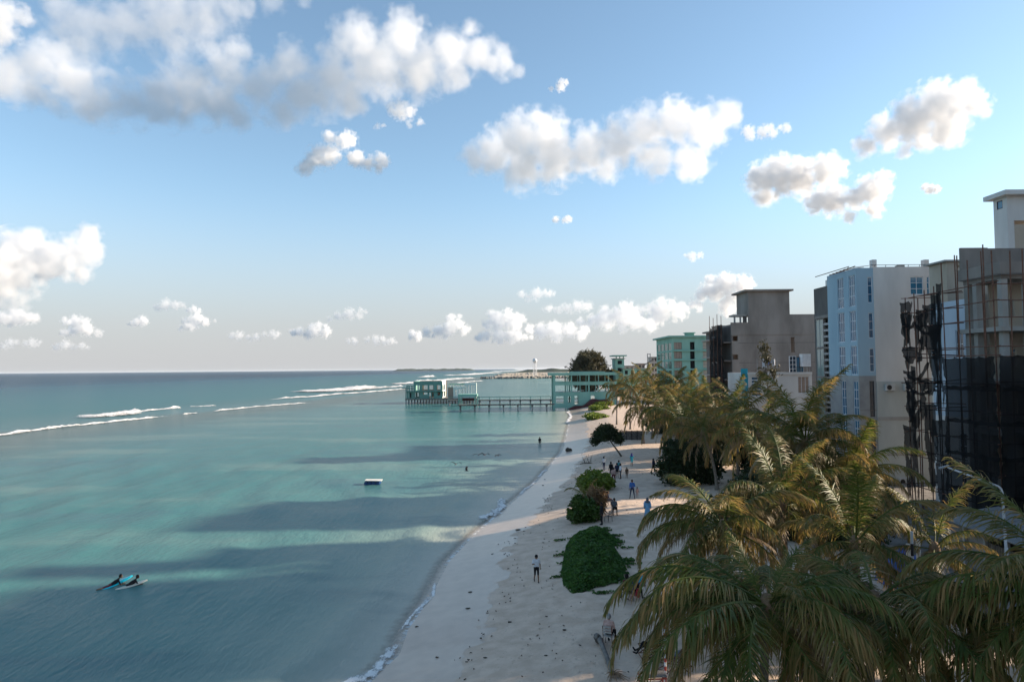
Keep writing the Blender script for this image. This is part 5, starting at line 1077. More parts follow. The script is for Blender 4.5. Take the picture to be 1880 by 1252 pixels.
# creeper mound
poly = [gp(*q) for q in [(1040,1002),(1052,985),(1080,975),(1112,976),(1132,990),(1128,1006),(1144,1030),(1150,1046),(1140,1064),(1112,1076),(1092,1078),(1072,1088),(1052,1092),(1036,1076),(1031,1052),(1035,1025)]]
PX = [(p.x, p.y) for p in poly]
def edge_d(x, y):
    ins = False; dm = 1e9; n = len(PX)
    for i in range(n):
        (x1, y1), (x2, y2) = PX[i], PX[(i+1) % n]
        if (y1 > y) != (y2 > y) and x < (x2-x1) * (y-y1) / (y2-y1) + x1: ins = not ins
        dx, dy = x2-x1, y2-y1; t = max(0, min(1, ((x-x1)*dx + (y-y1)*dy) / (dx*dx+dy*dy))); dm = min(dm, math.hypot(x-x1-t*dx, y-y1-t*dy))
    return dm if ins else -dm
def mound(x, y):
    d = edge_d(x, y); return (0.9 * (1 - math.exp(-max(0, d) * 1.1)) * (.8 + .45 * mnoise.noise(Vector((x * .9, y * .6, 3))) + .28 * mnoise.noise(Vector((x * 2.5, y * 2, 5))))), d
cr = root('creeper_mound', gxy(sum(p[0] for p in PX)/len(PX), sum(p[1] for p in PX)/len(PX)), 'large mound of dark green creeper on the sand', 'shrub')
rr = random.Random(21); x0, x1, y0, y1 = min(p[0] for p in PX), max(p[0] for p in PX), min(p[1] for p in PX), max(p[1] for p in PX)
m = MB(); nu, nv = 34, 70; hh = {}
for i in range(nu + 1):
    for j in range(nv + 1):
        x = x0 + (x1-x0)*i/nu; y = y0 + (y1-y0)*j/nv; h, d = mound(x, y); m.v.append((x, y, ground_z(x, y) + h*.86 - .08))
        hh[i, j] = d
for i in range(nu):
    for j in range(nv):
        if hh[i, j] > 0: m.add(0, [(i*(nv+1)+j, (i+1)*(nv+1)+j, (i+1)*(nv+1)+j+1, i*(nv+1)+j+1)])
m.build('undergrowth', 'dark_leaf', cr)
pts = []
while len(pts) < 17000:
    x, y = rr.uniform(x0-1.2, x1+1.6), rr.uniform(y0-1, y1+.6); h, d = mound(x, y)
    if d > 0: pts.append((x, y, ground_z(x, y) + h * rr.uniform(.86, 1.06) + rr.uniform(0, .05)))
    elif d > -1.3 and mnoise.noise(Vector((x*.5, y*2.6, 1))) > (.16 if x > x0 + 1.2 else .34) + .26*(-d) and rr.random() < .8: pts.append((x, y, ground_z(x, y) + .03 + rr.random()*.1))
leaves(pts, .13, 'creeper_leaf', 'foliage', cr, 22, 1.3, up=1.3)
# ---------------------------------------------------------------- people: one continuous body each
def J(**kw):
    j = dict(pelvis=(0,0,.93), chest=(0,.01,1.27), neck=(0,.0,1.45), head=(0,.03,1.585), shL=(-.18,0,1.39), shR=(.18,0,1.39), elL=(-.25,-.03,1.11), elR=(.25,-.03,1.11), wrL=(-.26,.07,.88), wrR=(.26,.07,.88),
             hiL=(-.09,0,.90), hiR=(.09,0,.90), knL=(-.10,.03,.49), knR=(.10,.03,.49), anL=(-.11,-.02,.09), anR=(.11,-.02,.09))
    j.update(kw); return {k: Vector(v) for k, v in j.items()}
def walk(): return J(knL=(-.09,.16,.50), anL=(-.10,.20,.09), knR=(.09,-.02,.49), anR=(.10,-.30,.14), elL=(-.25,-.10,1.13), wrL=(-.25,-.04,.90))
def hold(): j = walk(); j['elR'] = Vector((.26,.0,1.12)); j['wrR'] = Vector((.20,.24,1.20)); return j
def wide(): return J(knL=(-.16,.03,.49), anL=(-.22,0,.09), knR=(.16,.0,.49), anR=(.22,-.02,.09), elL=(-.27,.05,1.12), wrL=(-.14,.20,1.10))
def sit(h=.45): return J(pelvis=(0,0,h+.10), chest=(0,-.02,h+.45), neck=(0,.01,h+.62), head=(0,.06,h+.755), shL=(-.18,0,h+.57), shR=(.18,0,h+.57), elL=(-.24,.06,h+.30), elR=(.24,.06,h+.30), wrL=(-.17,.28,h+.20), wrR=(.17,.28,h+.20),
             hiL=(-.09,.02,h+.08), hiR=(.09,.02,h+.08), knL=(-.15,.43,h+.08), knR=(.15,.43,h+.08), anL=(-.15,.42,.09), anR=(.17,.46,.09))
def squat(): j = sit(.12); j.update(knL=Vector((-.2,.35,.42)), knR=Vector((.2,.35,.42)), anL=Vector((-.18,.5,.08)), anR=Vector((.18,.5,.08))); return j
def recline(): return J(pelvis=(0,0,.45), chest=(0,-.30,.62), neck=(0,-.45,.74), head=(0,-.54,.84), shL=(-.18,-.40,.70), shR=(.18,-.40,.70), elL=(-.27,-.2,.55), elR=(.27,-.2,.55), wrL=(-.2,.05,.58), wrR=(.2,.05,.58),
             hiL=(-.09,.04,.45), hiR=(.09,.04,.45), knL=(-.12,.45,.52), knR=(.13,.46,.55), anL=(-.13,.85,.34), anR=(.14,.72,.12))
def prone(up=.25): return J(pelvis=(0,0,.20), chest=(0,.36,.30+up*.4), neck=(0,.52,.44+up*.5), head=(0,.62,.56+up*.55), shL=(-.18,.45,.36+up*.4), shR=(.18,.45,.36+up*.4), elL=(-.28,.55,.20), elR=(.28,.55,.20), wrL=(-.2,.78,.16), wrR=(.22,.78,.16),
             hiL=(-.09,-.04,.16), hiR=(.09,-.04,.16), knL=(-.13,-.46,.08), knR=(.13,-.46,.10), anL=(-.15,-.86,.02), anR=(.15,-.82,.12))
PEOPLE = []
def person(loc, head_deg, j, h, label, shirt, pants, skin='skin_dark', hair='hair', legs='long', sleeve='short', robe=None, cap=None, bare=False, scarf=None, longhair=False, shoes='black_cloth', group=None):
    k = h / 1.70; loc = Vector(loc); M3 = Matrix.Rotation(R(head_deg), 3, 'Z')
    o_ = root('person', loc, label, 'person', group)
    P = {n: v * k for n, v in j.items()}
    SK, SH, PA, SO = 0, 1, 2, 3
    top = SK if bare else SH; lw = PA if legs == 'long' else SK; fa = SH if sleeve == 'long' else SK
    segs = []           # (a, b, ra, rb, slot)
    def S(a, b, ra, rb, s): segs.append((P[a] if isinstance(a, str) else a, P[b] if isinstance(b, str) else b, ra*k, rb*k, s))
    ax = (P['shR'] - P['shL']).normalized()
    for d in (-.065, .065): segs.append((P['pelvis'] + ax*d*k, P['chest'] + ax*d*1.25*k, .105*k, .115*k, top)); segs.append((P['pelvis'] + ax*d*k, P['pelvis'] + ax*d*k + Vector((0, 0, .05*k)), .112*k, .108*k, PA))
    S('chest', 'neck', .12, .055, top); S('neck', 'head', .052, .05, SK); S('shL', 'shR', .065, .065, top)
    for q in 'LR':
        S('sh'+q, 'el'+q, .058, .044, top); S('el'+q, 'wr'+q, .042, .030, fa if not bare else SK); S('hi'+q, 'kn'+q, .092, .062, PA); S('kn'+q, 'an'+q, .060, .038, lw)
        an, kn = P['an'+q], P['kn'+q]; fwd = Vector((0, 1, 0)); sh = (an - kn).normalized(); f = fwd - sh * fwd.dot(sh); f = f.normalized() if f.length > .3 else Vector((0, 0, -1))
        segs.append((an + sh*.03*k, an + f*.17*k + sh*.05*k, .042*k, .034*k, SO))
        w, e = P['wr'+q], P['el'+q]; d = (w - e).normalized(); segs.append((w, w + d*.085*k, .034*k, .038*k, SK))
    bm = MB()
    for a, b, ra, rb_, s in segs: bm.tube([a - (b-a).normalized()*ra*.5, a, b, b + (b-a).normalized()*rb_*.5], [ra*.75, ra, rb_, rb_*.75], 10)
    hd = P['head']; bm.ball(hd, .108*k, 12, 9, (.82, .98, 1.18)); bm.ball(hd + Vector((0, .105*k, -.015*k)), .022*k, 6, 4); bm.ball(hd + Vector((0, .06*k, -.075*k)), .055*k, 8, 6)
    for s in (-1, 1): bm.ball(hd + Vector((s*.092*k, -.005*k, 0)), .026*k, 6, 4, (.6, 1, 1.3))
    me = bpy.data.meshes.new('body'); me.from_pydata(bm.v, [], bm.f); b = bpy.data.objects.new('body', me); COL.objects.link(b)
    md = b.modifiers.new('skin', 'REMESH'); md.mode = 'VOXEL'; md.voxel_size = .020*k
    sm = b.modifiers.new('soft', 'SMOOTH'); sm.iterations = 4; sm.factor = .5
    PEOPLE.append((b, o_, M3, segs, hd, k, [skin, shirt, pants, shoes], P))
    # hair, clothing children
    def child(m, name, mat):
        m.v = [tuple(M3 @ Vector(v) + loc) for v in m.v]; return m.build(name, mat, o_, smooth=True)
    m = MB(); m.ball(hd + Vector((0, -.018*k, .022*k)), .118*k, 12, 9, (.86, .98, 1.10))
    m.v = [(x, y, z) if not (y > hd.y + .055*k and z < hd.z + .07*k) else (x, hd.y + .03*k, max(z, hd.z - .02*k)) for x, y, z in m.v]
    if longhair: m.tube([hd + Vector((0, -.09*k, .02*k)), hd + Vector((0, -.13*k, -.12*k)), hd + Vector((0, -.13*k, -.30*k))], [.075*k, .07*k, .03*k], 7)
    child(m, 'hair', hair)
    if cap: m = MB(); m.ball(hd + Vector((0, 0, .05*k)), .125*k, 12, 6, (.88, .98, .85)); m.obox(hd + Vector((0, .15*k, .055*k)), (.075*k, 0, 0), (0, .07*k, -.01*k), (0, 0, .008*k)); child(m, 'cap', cap)
    if scarf: m = MB(); m.ball(hd + Vector((0, -.01, -.01)), .13*k, 12, 8, (.92, 1.0, 1.2)); m.tube([hd + Vector((0, 0, -.08*k)), P['chest'] + Vector((0, 0, .05*k))], [.12*k, .21*k], 12); child(m, 'scarf', scarf)
    if robe:
        m = MB(); z = P['chest'].z; m.tube([(0, 0, .05*k), (0, 0, .45*k), (0, 0, P['pelvis'].z), (0, 0, z), (0, 0, z+.12*k)], [.30*k, .245*k, .195*k, .19*k, .14*k], 16)
        m.v = [(x, y*.72, q) for x, y, q in m.v]
        for q in 'LR': m.tube([P['sh'+q], P['el'+q], P['wr'+q]], [.085*k, .075*k, .07*k], 8)
        child(m, 'robe', robe)
    return o_
def finish_people():
    dg = bpy.context.evaluated_depsgraph_get(); dg.update()
    for b, o_, M3, segs, hd, k, mats, P in PEOPLE:
        me = bpy.data.meshes.new_from_object(b.evaluated_get(dg)); b.modifiers.clear(); old = b.data; b.data = me; bpy.data.meshes.remove(old)
        co = np.array([v.co[:] for v in me.vertices]); fc = np.array([p.center[:] for p in me.polygons])
        best = np.full(len(fc), 1e9); slot = np.zeros(len(fc), int)
        for a, c, ra, rb_, s in segs:
            a_, c_ = np.array(a), np.array(c); d = c_ - a_; t = np.clip(((fc - a_) @ d) / max(1e-9, d @ d), 0, 1); ds = np.linalg.norm(fc - (a_ + t[:, None]*d), axis=1) - (ra + (rb_-ra)*t)
            q = ds < best; best[q] = ds[q]; slot[q] = s
        dh = np.linalg.norm((fc - np.array(hd)) / np.array([.82, .98, 1.18]), axis=1) - .112*k; q = dh < best; slot[q] = 0
        for v in me.vertices: v.co = M3 @ v.co
        # five fingers on each hand
        bm = bmesh.new(); bm.from_mesh(me); bm.faces.ensure_lookup_table()
        for f, s in zip(bm.faces, slot): f.material_index = int(s); f.smooth = True
        fm = MB()
        for q in 'LR':
            w, e = P['wr'+q], P['el'+q]; d = (w - e).normalized(); side = d.cross(Vector((0, 1, 0))); side = side.normalized() if side.length > .1 else Vector((1, 0, 0)); cu = side.cross(d)
            for i, (o, ln) in enumerate(((-.027, .058), (-.009, .068), (.009, .064), (.027, .048))):
                p0 = w + d*.085*k + side*o*k; p1 = p0 + (d*.9 + cu*.25)*ln*.55*k; p2 = p1 + (d*.6 + cu*.75)*ln*.45*k; fm.tube([p0, p1, p2], [.0095*k, .009*k, .007*k], 5)
            p0 = w + d*.03*k - side*.028*k; fm.tube([p0, p0 + (d*.6 - side*.7)*.045*k, p0 + (d*.9 - side*.6)*.075*k], [.012*k, .010*k, .008*k], 5)
        vs = [bm.verts.new(M3 @ Vector(v)) for v in fm.v]
        for f in fm.f:
            try: nf = bm.faces.new([vs[i] for i in f]); nf.smooth = True; nf.material_index = 0
            except ValueError: pass
        me.materials.clear()
        for mt in mats: me.materials.append(MATS[mt])
        bm.to_mesh(me); bm.free()
        b.parent = o_
G = 'people on the beach'
person(gp(985, 1068), 186, hold(), 1.62, 'woman in a white shirt and black shorts walking alone on the sand', 'white_cloth', 'black_cloth', skin='skin_mid', legs='short', cap='black_cloth', longhair=True, group=G)
p = gz(991, 814, 0); person((p.x, p.y, -.55), 180, J(), 1.75, 'dark figure wading knee deep in the shallows', 'black_cloth', 'black_cloth', group=G)
person(gp(1109, 863), 30, J(elR=(.28,.1,1.15), wrR=(.2,.25,1.3)), 1.68, 'boy in a white shirt left of the standing group', 'white_cloth', 'navy_cloth', group=G)
person(gp(1122, 876), 20, J(), 1.75, 'person all in black at the left of the standing group', 'black_cloth', 'black_cloth', sleeve='long', group=G)
person(gp(1133, 878), -10, J(), 1.72, 'person in navy in the middle of the standing group', 'navy_cloth', 'black_cloth', sleeve='long', group=G)
person(gp(1136.5, 872), 15, J(), 1.70, 'person in a dark teal top behind the standing group', 'teal_cloth', 'black_cloth', group=G)
person(gp(1139.5, 879), 100, J(), 1.68, 'person in a white shirt with a bag at the right of the standing group', 'white_cloth', 'grey_cloth', legs='short', group=G)
person(gp(1126.5, 887), 10, wide(), 1.68, 'man in a pink shirt in front of the standing group', 'pink_cloth', 'maroon_cloth', group=G)
person(gp(1151, 878), 175, walk(), 1.22, 'small child in brown shorts right of the standing group', 'brown_cloth', 'brown_cloth', bare=True, legs='short', group=G)
person(gp(1160, 856), -160, J(elL=(-.27,.05,1.12), wrL=(-.22,.22,1.02)), 1.64, 'woman in a blue headscarf and cyan tunic carrying a bag', 'cyan_cloth', 'cyan_cloth', scarf='purple_cloth', legs='short', skin='skin_mid', group=G)
person(gp(1200, 869), 40, walk(), 1.72, 'man in dark clothes beside the dark thicket', 'navy_cloth', 'black_cloth', legs='short', group=G)
person(gp(1161, 915), 160, wide(), 1.76, 'man in a blue shirt standing with legs apart on the path', 'blue_cloth', 'navy_cloth', sleeve='long', group=G)
person(gp(1170, 913), 190, J(), .98, 'toddler in pale clothes next to the man in blue', 'pink_cloth', 'pink_cloth', group=G)
person(gp(1189, 950), 170, J(), 1.62, 'woman in a long light blue robe near the golden fronds', 'robe_blue', 'robe_blue', robe='robe_blue', scarf='grey_cloth', group=G)
person(gp(1105, 963), 100, J(), 1.74, 'person in black standing next to the glossy bush', 'black_cloth', 'black_cloth', sleeve='long', group=G)
def chair(loc, rot, label, mat='grey_metal', seat='wood', s=1.0, back=True, tilt=None):
    t = root('chair', loc, label, 'chair', 'chairs on the sand'); Mx = Matrix.Rotation(R(rot), 4, 'Z')
    if tilt: Mx = Mx @ Matrix.Rotation(R(tilt), 4, 'X')
    def part(m, name, mt): m.v = [tuple(Mx @ (Vector(v) * s) + Vector(loc)) for v in m.v]; return m.build(name, mt, t)
    for x in (-.2, .2):
        for y in (-.2, .2): part(MB().tube([(x*1.1, y*1.1, 0), (x, y, .43)], .018, 6), 'leg', mat)
    part(MB().box(-.22, .22, -.22, .22, .43, .465), 'seat', seat)
    if back:
        for x in (-.2, .2): part(MB().tube([(x, -.21, .45), (x, -.28, .92)], .018, 6), 'back_post', mat)
        for z in (.62, .74, .86): part(MB().box(-.2, .2, -.27 - .04*(z-.62), -.245 - .04*(z-.62), z, z+.07), 'back_slat', seat)
    return t
def seated(px, py, rot, h, label, clabel, shirt, pants, cm='grey_metal', cs='wood', **kw):
    g = gp(px, py); chair(g, rot, clabel, cm, cs); person(g, rot, sit(.465), h, label, shirt, pants, **kw)
seated(1111, 925, 10, 1.72, 'seated person in black behind the glossy bush', 'chair under the person in black behind the glossy bush', 'black_cloth', 'black_cloth', group=G)
seated(1115, 929, -75, 1.74, 'seated man in navy with a leg stretched out to the right', 'chair under the man in navy', 'navy_cloth', 'navy_cloth', group=G)
seated(1128, 944, 180, 1.72, 'man in grey sitting on a low chair facing this way', 'low chair of the man in grey', 'grey_cloth', 'black_cloth', legs='short', group=G)
chair(gp(1117, 957), 40, 'empty broken dark chair beside the person in black', 'dark_frame', 'old_wood')
seated(1118, 1184, -25, 1.74, 'grey haired man in a pale pink shirt sitting with his back turned', 'tall backed metal chair of the man in pink', 'pink_cloth', 'black_cloth', cm='rust', cs='concrete_pale', hair='grey_hair', skin='skin_mid', sleeve='long', group=G)
seated(1152, 1103, 15, 1.76, 'man in a maroon shirt sitting with his back turned', 'chair under the man in maroon', 'maroon_cloth', 'black_cloth', sleeve='long', group=G)
seated(1164, 1100, -60, 1.6, 'person in blue sitting right of the man in maroon', 'chair under the person in blue', 'blue_cloth', 'black_cloth', group=G)
seated(1176, 1089, 120, 1.6, 'person in a cyan top sitting at the back of the small circle', 'chair under the person in cyan', 'cyan_cloth', 'blue_cloth', group=G)
person(gp(1172, 1103), 60, squat(), 1.5, 'person in pink and red crouching in the small circle', 'red_cloth', 'pink_cloth', skin='skin_mid', group=G)
def lounge(loc, rot, label):
    t = root('lounge_frame', loc, label, 'lounge chair', 'rusty lounge frames on the sand'); Mx = Matrix.Rotation(R(rot), 4, 'Z'); loc = Vector(loc)
    def part(m, name, mt): m.v = [tuple(Mx @ Vector(v) + loc) for v in m.v]; return m.build(name, mt, t)
    for x in (-.36, .36):
        part(MB().tube([(x, .62, 0), (x, -.05, .42), (x, -.85, .95)], .022, 6), 'side_rail', 'rust'); part(MB().tube([(x, -.80, 0), (x, -.2, .46), (x, .62, .42)], .022, 6), 'side_rail', 'rust')
        part(MB().tube([(x, -.80, .02), (x, .62, .02)], .02, 6), 'foot_rail', 'rust')
    for (y, z) in ((.62, .42), (-.85, .95), (-.8, .02), (.62, .02)): part(MB().tube([(-.36, y, z), (.36, y, z)], .02, 6), 'cross_bar', 'rust')
    for i in range(9): f = i / 8; part(MB().tube([(-.34, .6 - 1.4*f, .40 + (.5*max(0, f-.45)) - .06*math.sin(f*3.1)), (.34, .6 - 1.4*f, .40 + (.5*max(0, f-.45)) - .06*math.sin(f*3.1))], .012, 4), 'cord', 'old_wood')
for (px, py, rot, pl, ll, sh, pa) in [(1202, 1204, 95, 'person in black leaning back in a lounge frame, legs to the left', 'rusty lounge frame left of the banded red pole', 'black_cloth', 'black_cloth'), (1234, 1226, 70, 'person in a striped grey top leaning back in the right lounge frame', 'rusty lounge frame right of the banded red pole', 'grey_cloth', 'black_cloth')]:
    g = gp(px, py); lounge(g, rot, ll); person(g, rot, recline(), 1.72, pl, sh, pa, group=G)
# ---------------------------------------------------------------- two surfers
def board(loc, rot, pitch, mat, label, L=1.9, W_=.54):
    m = MB(); N = 14; loc = Vector(loc); Mx = Matrix.Rotation(R(rot), 4, 'Z') @ Matrix.Rotation(R(pitch), 4, 'X')
    for sgn in (0, 1):
        for i in range(N + 1):
            s = i / N; w = W_ / 2 * math.sin(math.pi * min(.98, max(.03, s * .92 + .05))) ** .55; z = .10 * s ** 3 + (.05 if sgn else 0); y = (s - .5) * L
            m.v += [(-w, y, z), (0, y, z + (.015 if sgn else -.01)), (w, y, z)]
    K = 3 * (N + 1)
    for i in range(N):
        for q in (0, 1): m.add(0, [(i*3+q, i*3+q+1, (i+1)*3+q+1, (i+1)*3+q), (K+i*3+q, K+(i+1)*3+q, K+(i+1)*3+q+1, K+i*3+q+1)])
        m.add(0, [(i*3, (i+1)*3, K+(i+1)*3, K+i*3), (i*3+2, K+i*3+2, K+(i+1)*3+2, (i+1)*3+2)])
    for e in (0, N): m.add(0, [(e*3, e*3+1, K+e*3+1, K+e*3), (e*3+1, e*3+2, K+e*3+2, K+e*3+1)])
    m.v = [tuple(Mx @ Vector(v) + loc) for v in m.v]; t = root('surfboard', loc, label, 'surfboard'); m.build('deck', mat, t, smooth=True)
    for x in (-.12, .12):
        f = MB(); f.v = [(x-.01, -.8*L/1.9, 0), (x+.01, -.8*L/1.9, 0), (x+.01, -.62*L/1.9, 0), (x-.01, -.62*L/1.9, 0), (x, -.85*L/1.9, -.16)]; f.add(0, [(0,1,2,3), (0,4,1), (1,4,2), (2,4,3), (3,4,0)]); f.v = [tuple(Mx @ Vector(v) + loc) for v in f.v]; f.build('fin', mat, t)
s1 = gz(200, 1078, 0); board((s1.x+.25, s1.y+.35, .10), -40, 11, 'cyan_board', 'bright cyan surfboard under the left swimmer', 2.1, .62)
person((s1.x+.05, s1.y+.1, -.08), -50, prone(.28), 1.6, 'swimmer in dark shorts lying on the cyan board', 'black_cloth', 'maroon_cloth', skin='skin_mid', legs='short', shoes='skin_mid')
s2 = gz(238, 1077, 0); board((s2.x+.1, s2.y+.05, .05), -44, 3, 'cream_board', 'cream surfboard under the right swimmer', 1.9, .5)
person((s2.x-.1, s2.y, -.10), -42, prone(.22), 1.58, 'dark swimmer in black lying on the cream board', 'black_cloth', 'black_cloth', shoes='skin_dark', legs='short')
finish_people()
# ---------------------------------------------------------------- raft, birds, small things on the sand
g = gz(686, 889, 0); t = root('raft', g, 'small raft with a white deck on blue barrels', 'raft')
MB().obox((g.x, g.y, .52), (1.0, .05, -.03), (-.03, .62, 0), (0, 0, .035)).build('deck', 'raft_white', t)
for k in range(4): MB().tube([(g.x-.85+k*.48, g.y-.5, .20), (g.x-.85+k*.48, g.y-.42, .20), (g.x-.83+k*.48, g.y+.5, .20)], [.23,.25,.25], 12).build('barrel', 'barrel_blue', t)
for k in range(2): MB().bar((g.x-.98, g.y-.3+.6*k, .46), (g.x+.98, g.y-.28+.6*k, .45), .06).build('beam', 'wood', t)
def bird(px, py, Y, rot, flap, label):
    c = at(px, py, Y); t = root('gull', c, label, 'bird', 'birds flying low over the lagoon'); Mx = Matrix.Rotation(R(rot), 4, 'Z')
    def part(m, name, mt): m.v = [tuple(Mx @ Vector(v) + c) for v in m.v]; return m.build(name, mt, t, smooth=True)
    part(MB().tube([(0,-.26,0), (0,-.15,0), (0,.0,.01), (0,.14,.02), (0,.22,.03), (0,.29,.02)], [.01,.045,.065,.05,.04,.008], 8), 'body', 'grey_cloth')
    f = MB(); f.v = [(-.02,-.2,0), (.02,-.2,0), (.09,-.42,0), (-.09,-.42,.0), (0,-.3,.02)]; f.add(0, [(0,1,4), (1,2,4), (2,3,4), (3,0,4), (0,3,2,1)]); part(f, 'tail', 'black_cloth')
    for s in (-1, 1):
        m = MB(); st = [(0,.10,-.10,.01), (.25,.16,-.06,.25*flap), (.5,.12,-.08,.5*flap-.06), (.78,-.02,-.10,.5*flap-.22)]
        for (x, a, b, z) in st: m.v += [(s*x, a, z+.012), (s*x, b, z), (s*x, (a+b)/2, z+.03)]
        for i in range(3): q = i*3; m.add(0, [(q, q+2, q+5, q+3), (q+2, q+1, q+4, q+5), (q+1, q, q+3, q+4)])
        m.add(0, [(9,10,11)]); part(m, 'wing', 'black_cloth')
bird(878, 835, 84, 20, .35, 'gull with spread wings, left of the pair near each other'); bird(890, 835, 84, -35, .55, 'gull with a drooping wing, right of the close pair'); bird(914, 836, 86, 60, .3, 'gull nearest to the shore'); bird(837, 852, 80, -20, .6, 'gull farthest out over the lagoon'); bird(857, 864, 78, 90, .9, 'gull with raised wing lowest over the water')
def lumpy(name, px, py, r, label, cat, mat, seed, sq=(1,1,.5), z=None, group=None):
    g = gp(px, py); m = MB(); m.ball(g + Vector((0, 0, r*sq[2]*.5)), r, 12, 9, sq)
    m.v = [tuple(Vector(v) + (Vector(v)-g) * .55 * mnoise.noise(Vector(v) * (1.3/r) + Vector((seed, 0, 0)))) for v in m.v]
    o = m.build(name, mat, None, smooth=False); return tag(o, label, cat, group)
lumpy('black_bundle', 1044, 828, .42, 'black heap lying on the sand near the wader', 'bundle', 'weed', 1, (1.3,1,.8))
for k, (px, py, r, l) in enumerate([(951,973,.24,'largest dark weed clump on the wet sand'), (962,975,.1,'small weed clump beside the largest clump'), (974,978,.07,'tiny weed clump right of the largest clump'), (904,1017,.12,'flat weed clump in the swash below the largest'), (864,1087,.13,'weed clump on the wet sand left of the walking woman'), (859,1117,.13,'weed clump further down the wet sand'), (936,1142,.12,'weed clump below the walking woman'), (1000,880,.10,'weed clump near the far waterline'), (997,891,.12,'second weed clump near the far waterline'), (802,1206,.09,'weed clump nearest the foreground water'), (891,1207,.09,'weed clump in the foreground sand'), (1002,1203,.09,'dark bit beside the foreground footprints'), (765,1150,.10,'weed clump at the edge of the foam'), (1003,926,.07,'tiny weed bit on pale sand'), (1036,1156,.1,'dark bit in the trampled sand')]):
    lumpy('seaweed_clump', px, py, r * .7, l, 'seaweed', 'weed', 10 + k, (1.4,.9,.4), group='weed clumps on the sand')
g = gp(1040, 1019); chair((g.x, g.y, g.z+.28), 70, 'black chair lying on its side against the creeper', 'black_plastic', 'black_plastic', .95, tilt=100)
t = root('driftwood', gp(1077, 852), 'dead branch with bare twigs left of the standing group', 'driftwood'); g = t.location.copy(); rr = random.Random(3); m = MB()
m.tube([g + Vector((-.9,0,.05)), g + Vector((0,.2,.15)), g + Vector((1.2,.1,.1))], [.05,.07,.04], 6)
for k in range(9): a = g + Vector((rr.uniform(-.6,.9), .1, .1)); m.tube([a, a + Vector((rr.uniform(-.5,.5), rr.uniform(-.3,.3), rr.uniform(.5,1.3)))], [.03,.01], 5)
m.build('branch', 'bark_dark', t)
# fallen palm log with frayed root end
a, b_, c = gp(1100, 1176), gp(1114, 1210), gp(1124, 1240)
t = root('palm_log', a, 'fallen grey palm log with a frayed end on the sand', 'log')
MB().tube([a + Vector((-.1,.2,.12)), a + Vector((0,0,.14)), b_ + Vector((0,0,.12)), c + Vector((0,0,.10))], [.17,.13,.10,.11], 8).build('log', 'old_wood', t)
m = MB(); rr = random.Random(7)
for k in range(26): d = Vector((rr.uniform(-.35,.75), rr.uniform(-1.0,.1), rr.uniform(-.05,.2))); m.tube([c + Vector((0,0,.1)), c + d*.5 + Vector((0,0,.14)), c + d + Vector((0,0,.05))], [.025,.018,.006], 4)
m.build('frayed_fibres', 'dead_leaf', t)['kind'] = 'stuff'
lumpy('stump', 1100, 1178, .18, 'short stump at the head of the fallen log', 'stump', 'bark_dark', 44, (1,1,1))
# banded poles
def banded(px, py, ptop, r, label, ca, cb, n, Y=None):
    g = gp(px, py); zt = Zat(px, ptop, g.y); t = root('banded_pole', g, label, 'pole')
    for k in range(n): z0 = g.z - .1 + (zt - g.z + .1) * k / n; z1 = g.z - .1 + (zt - g.z + .1) * (k + 1) / n; MB().tube([(g.x, g.y, z0), (g.x, g.y, z1 - .004)], r, 8).build('band', ca if k % 2 else cb, t)
banded(1222, 1256, 1130, .045, 'thin red and white banded pole between the lounge frames', 'white_metal', 'red_paint', 17)
banded(1682, 1242, 975, .055, 'white pole with black bands in front of the big palms', 'white_metal', 'black_plastic', 12)
banded(1672, 1150, 998, .10, 'short pale post left of the banded white pole', 'raft_white', 'white_metal', 2); banded(1690, 1140, 990, .10, 'pale post right of the banded white pole', 'raft_white', 'white_metal', 2)
def table(px, py, w, d, h, rot, label):
    g = gp(px, py); t = root('frame_table', g, label, 'table', 'rusty tables at the picture bottom'); Mx = Matrix.Rotation(R(rot), 4, 'Z')
    def part(m, name, mt): m.v = [tuple(Mx @ Vector(v) + g) for v in m.v]; return m.build(name, mt, t)
    for k in range(6): part(MB().box(-w/2, w/2, -d/2+d*k/6, -d/2+d*(k+1)/6-.02, h, h+.03), 'top_slat', 'old_wood')
    for x in (-w/2+.04, w/2-.04):
        for y in (-d/2+.04, d/2-.04): part(MB().bar((x, y, 0), (x, y, h-.002), .045), 'leg', 'red_paint')
    part(MB().bar((-w/2, -d/2, h-.05), (w/2, -d/2, h-.05), .04), 'apron', 'red_paint'); part(MB().bar((-w/2, d/2, h-.05), (w/2, d/2, h-.05), .04), 'apron', 'red_paint')
table(1198, 1268, 1.0, .55, .62, 3, 'slatted table on red legs at the bottom edge')
g = gp(1238, 1262); t = root('folding_frame', g, 'folded triangular rusty frame right of the slatted table', 'frame')
for y in (0, .5): MB().tube([g + Vector((-.45,y,0)), g + Vector((.05,y,.55)), g + Vector((.5,y,0))], .022, 6).build('a_frame', 'rust', t)
for (x, z) in ((-.45,.03), (.05,.55), (.5,.03)): MB().tube([g + Vector((x,0,z)), g + Vector((x,.5,z))], .018, 6).build('cross_bar', 'rust', t)
# black fence in the grove
g0, g1 = gp(1140, 808), gp(1180, 808); t = root('black_fence', g0, 'black shade cloth fence under the grove palms', 'fence')
for k in range(5): q = g0.lerp(g1, k/4); MB().bar(q, q + Vector((0,0,1.7)), .09).build('post', 'bark_dark', t)
for k in range(4): p, q = g0.lerp(g1, k/4), g0.lerp(g1, (k+1)/4); m = MB(); m.obox((p+q)/2 + Vector((0,-.06,.85)), (q-p)*.498, (0,.012,0), (0,0,.78)); m.build('cloth_panel', 'black_net', t)
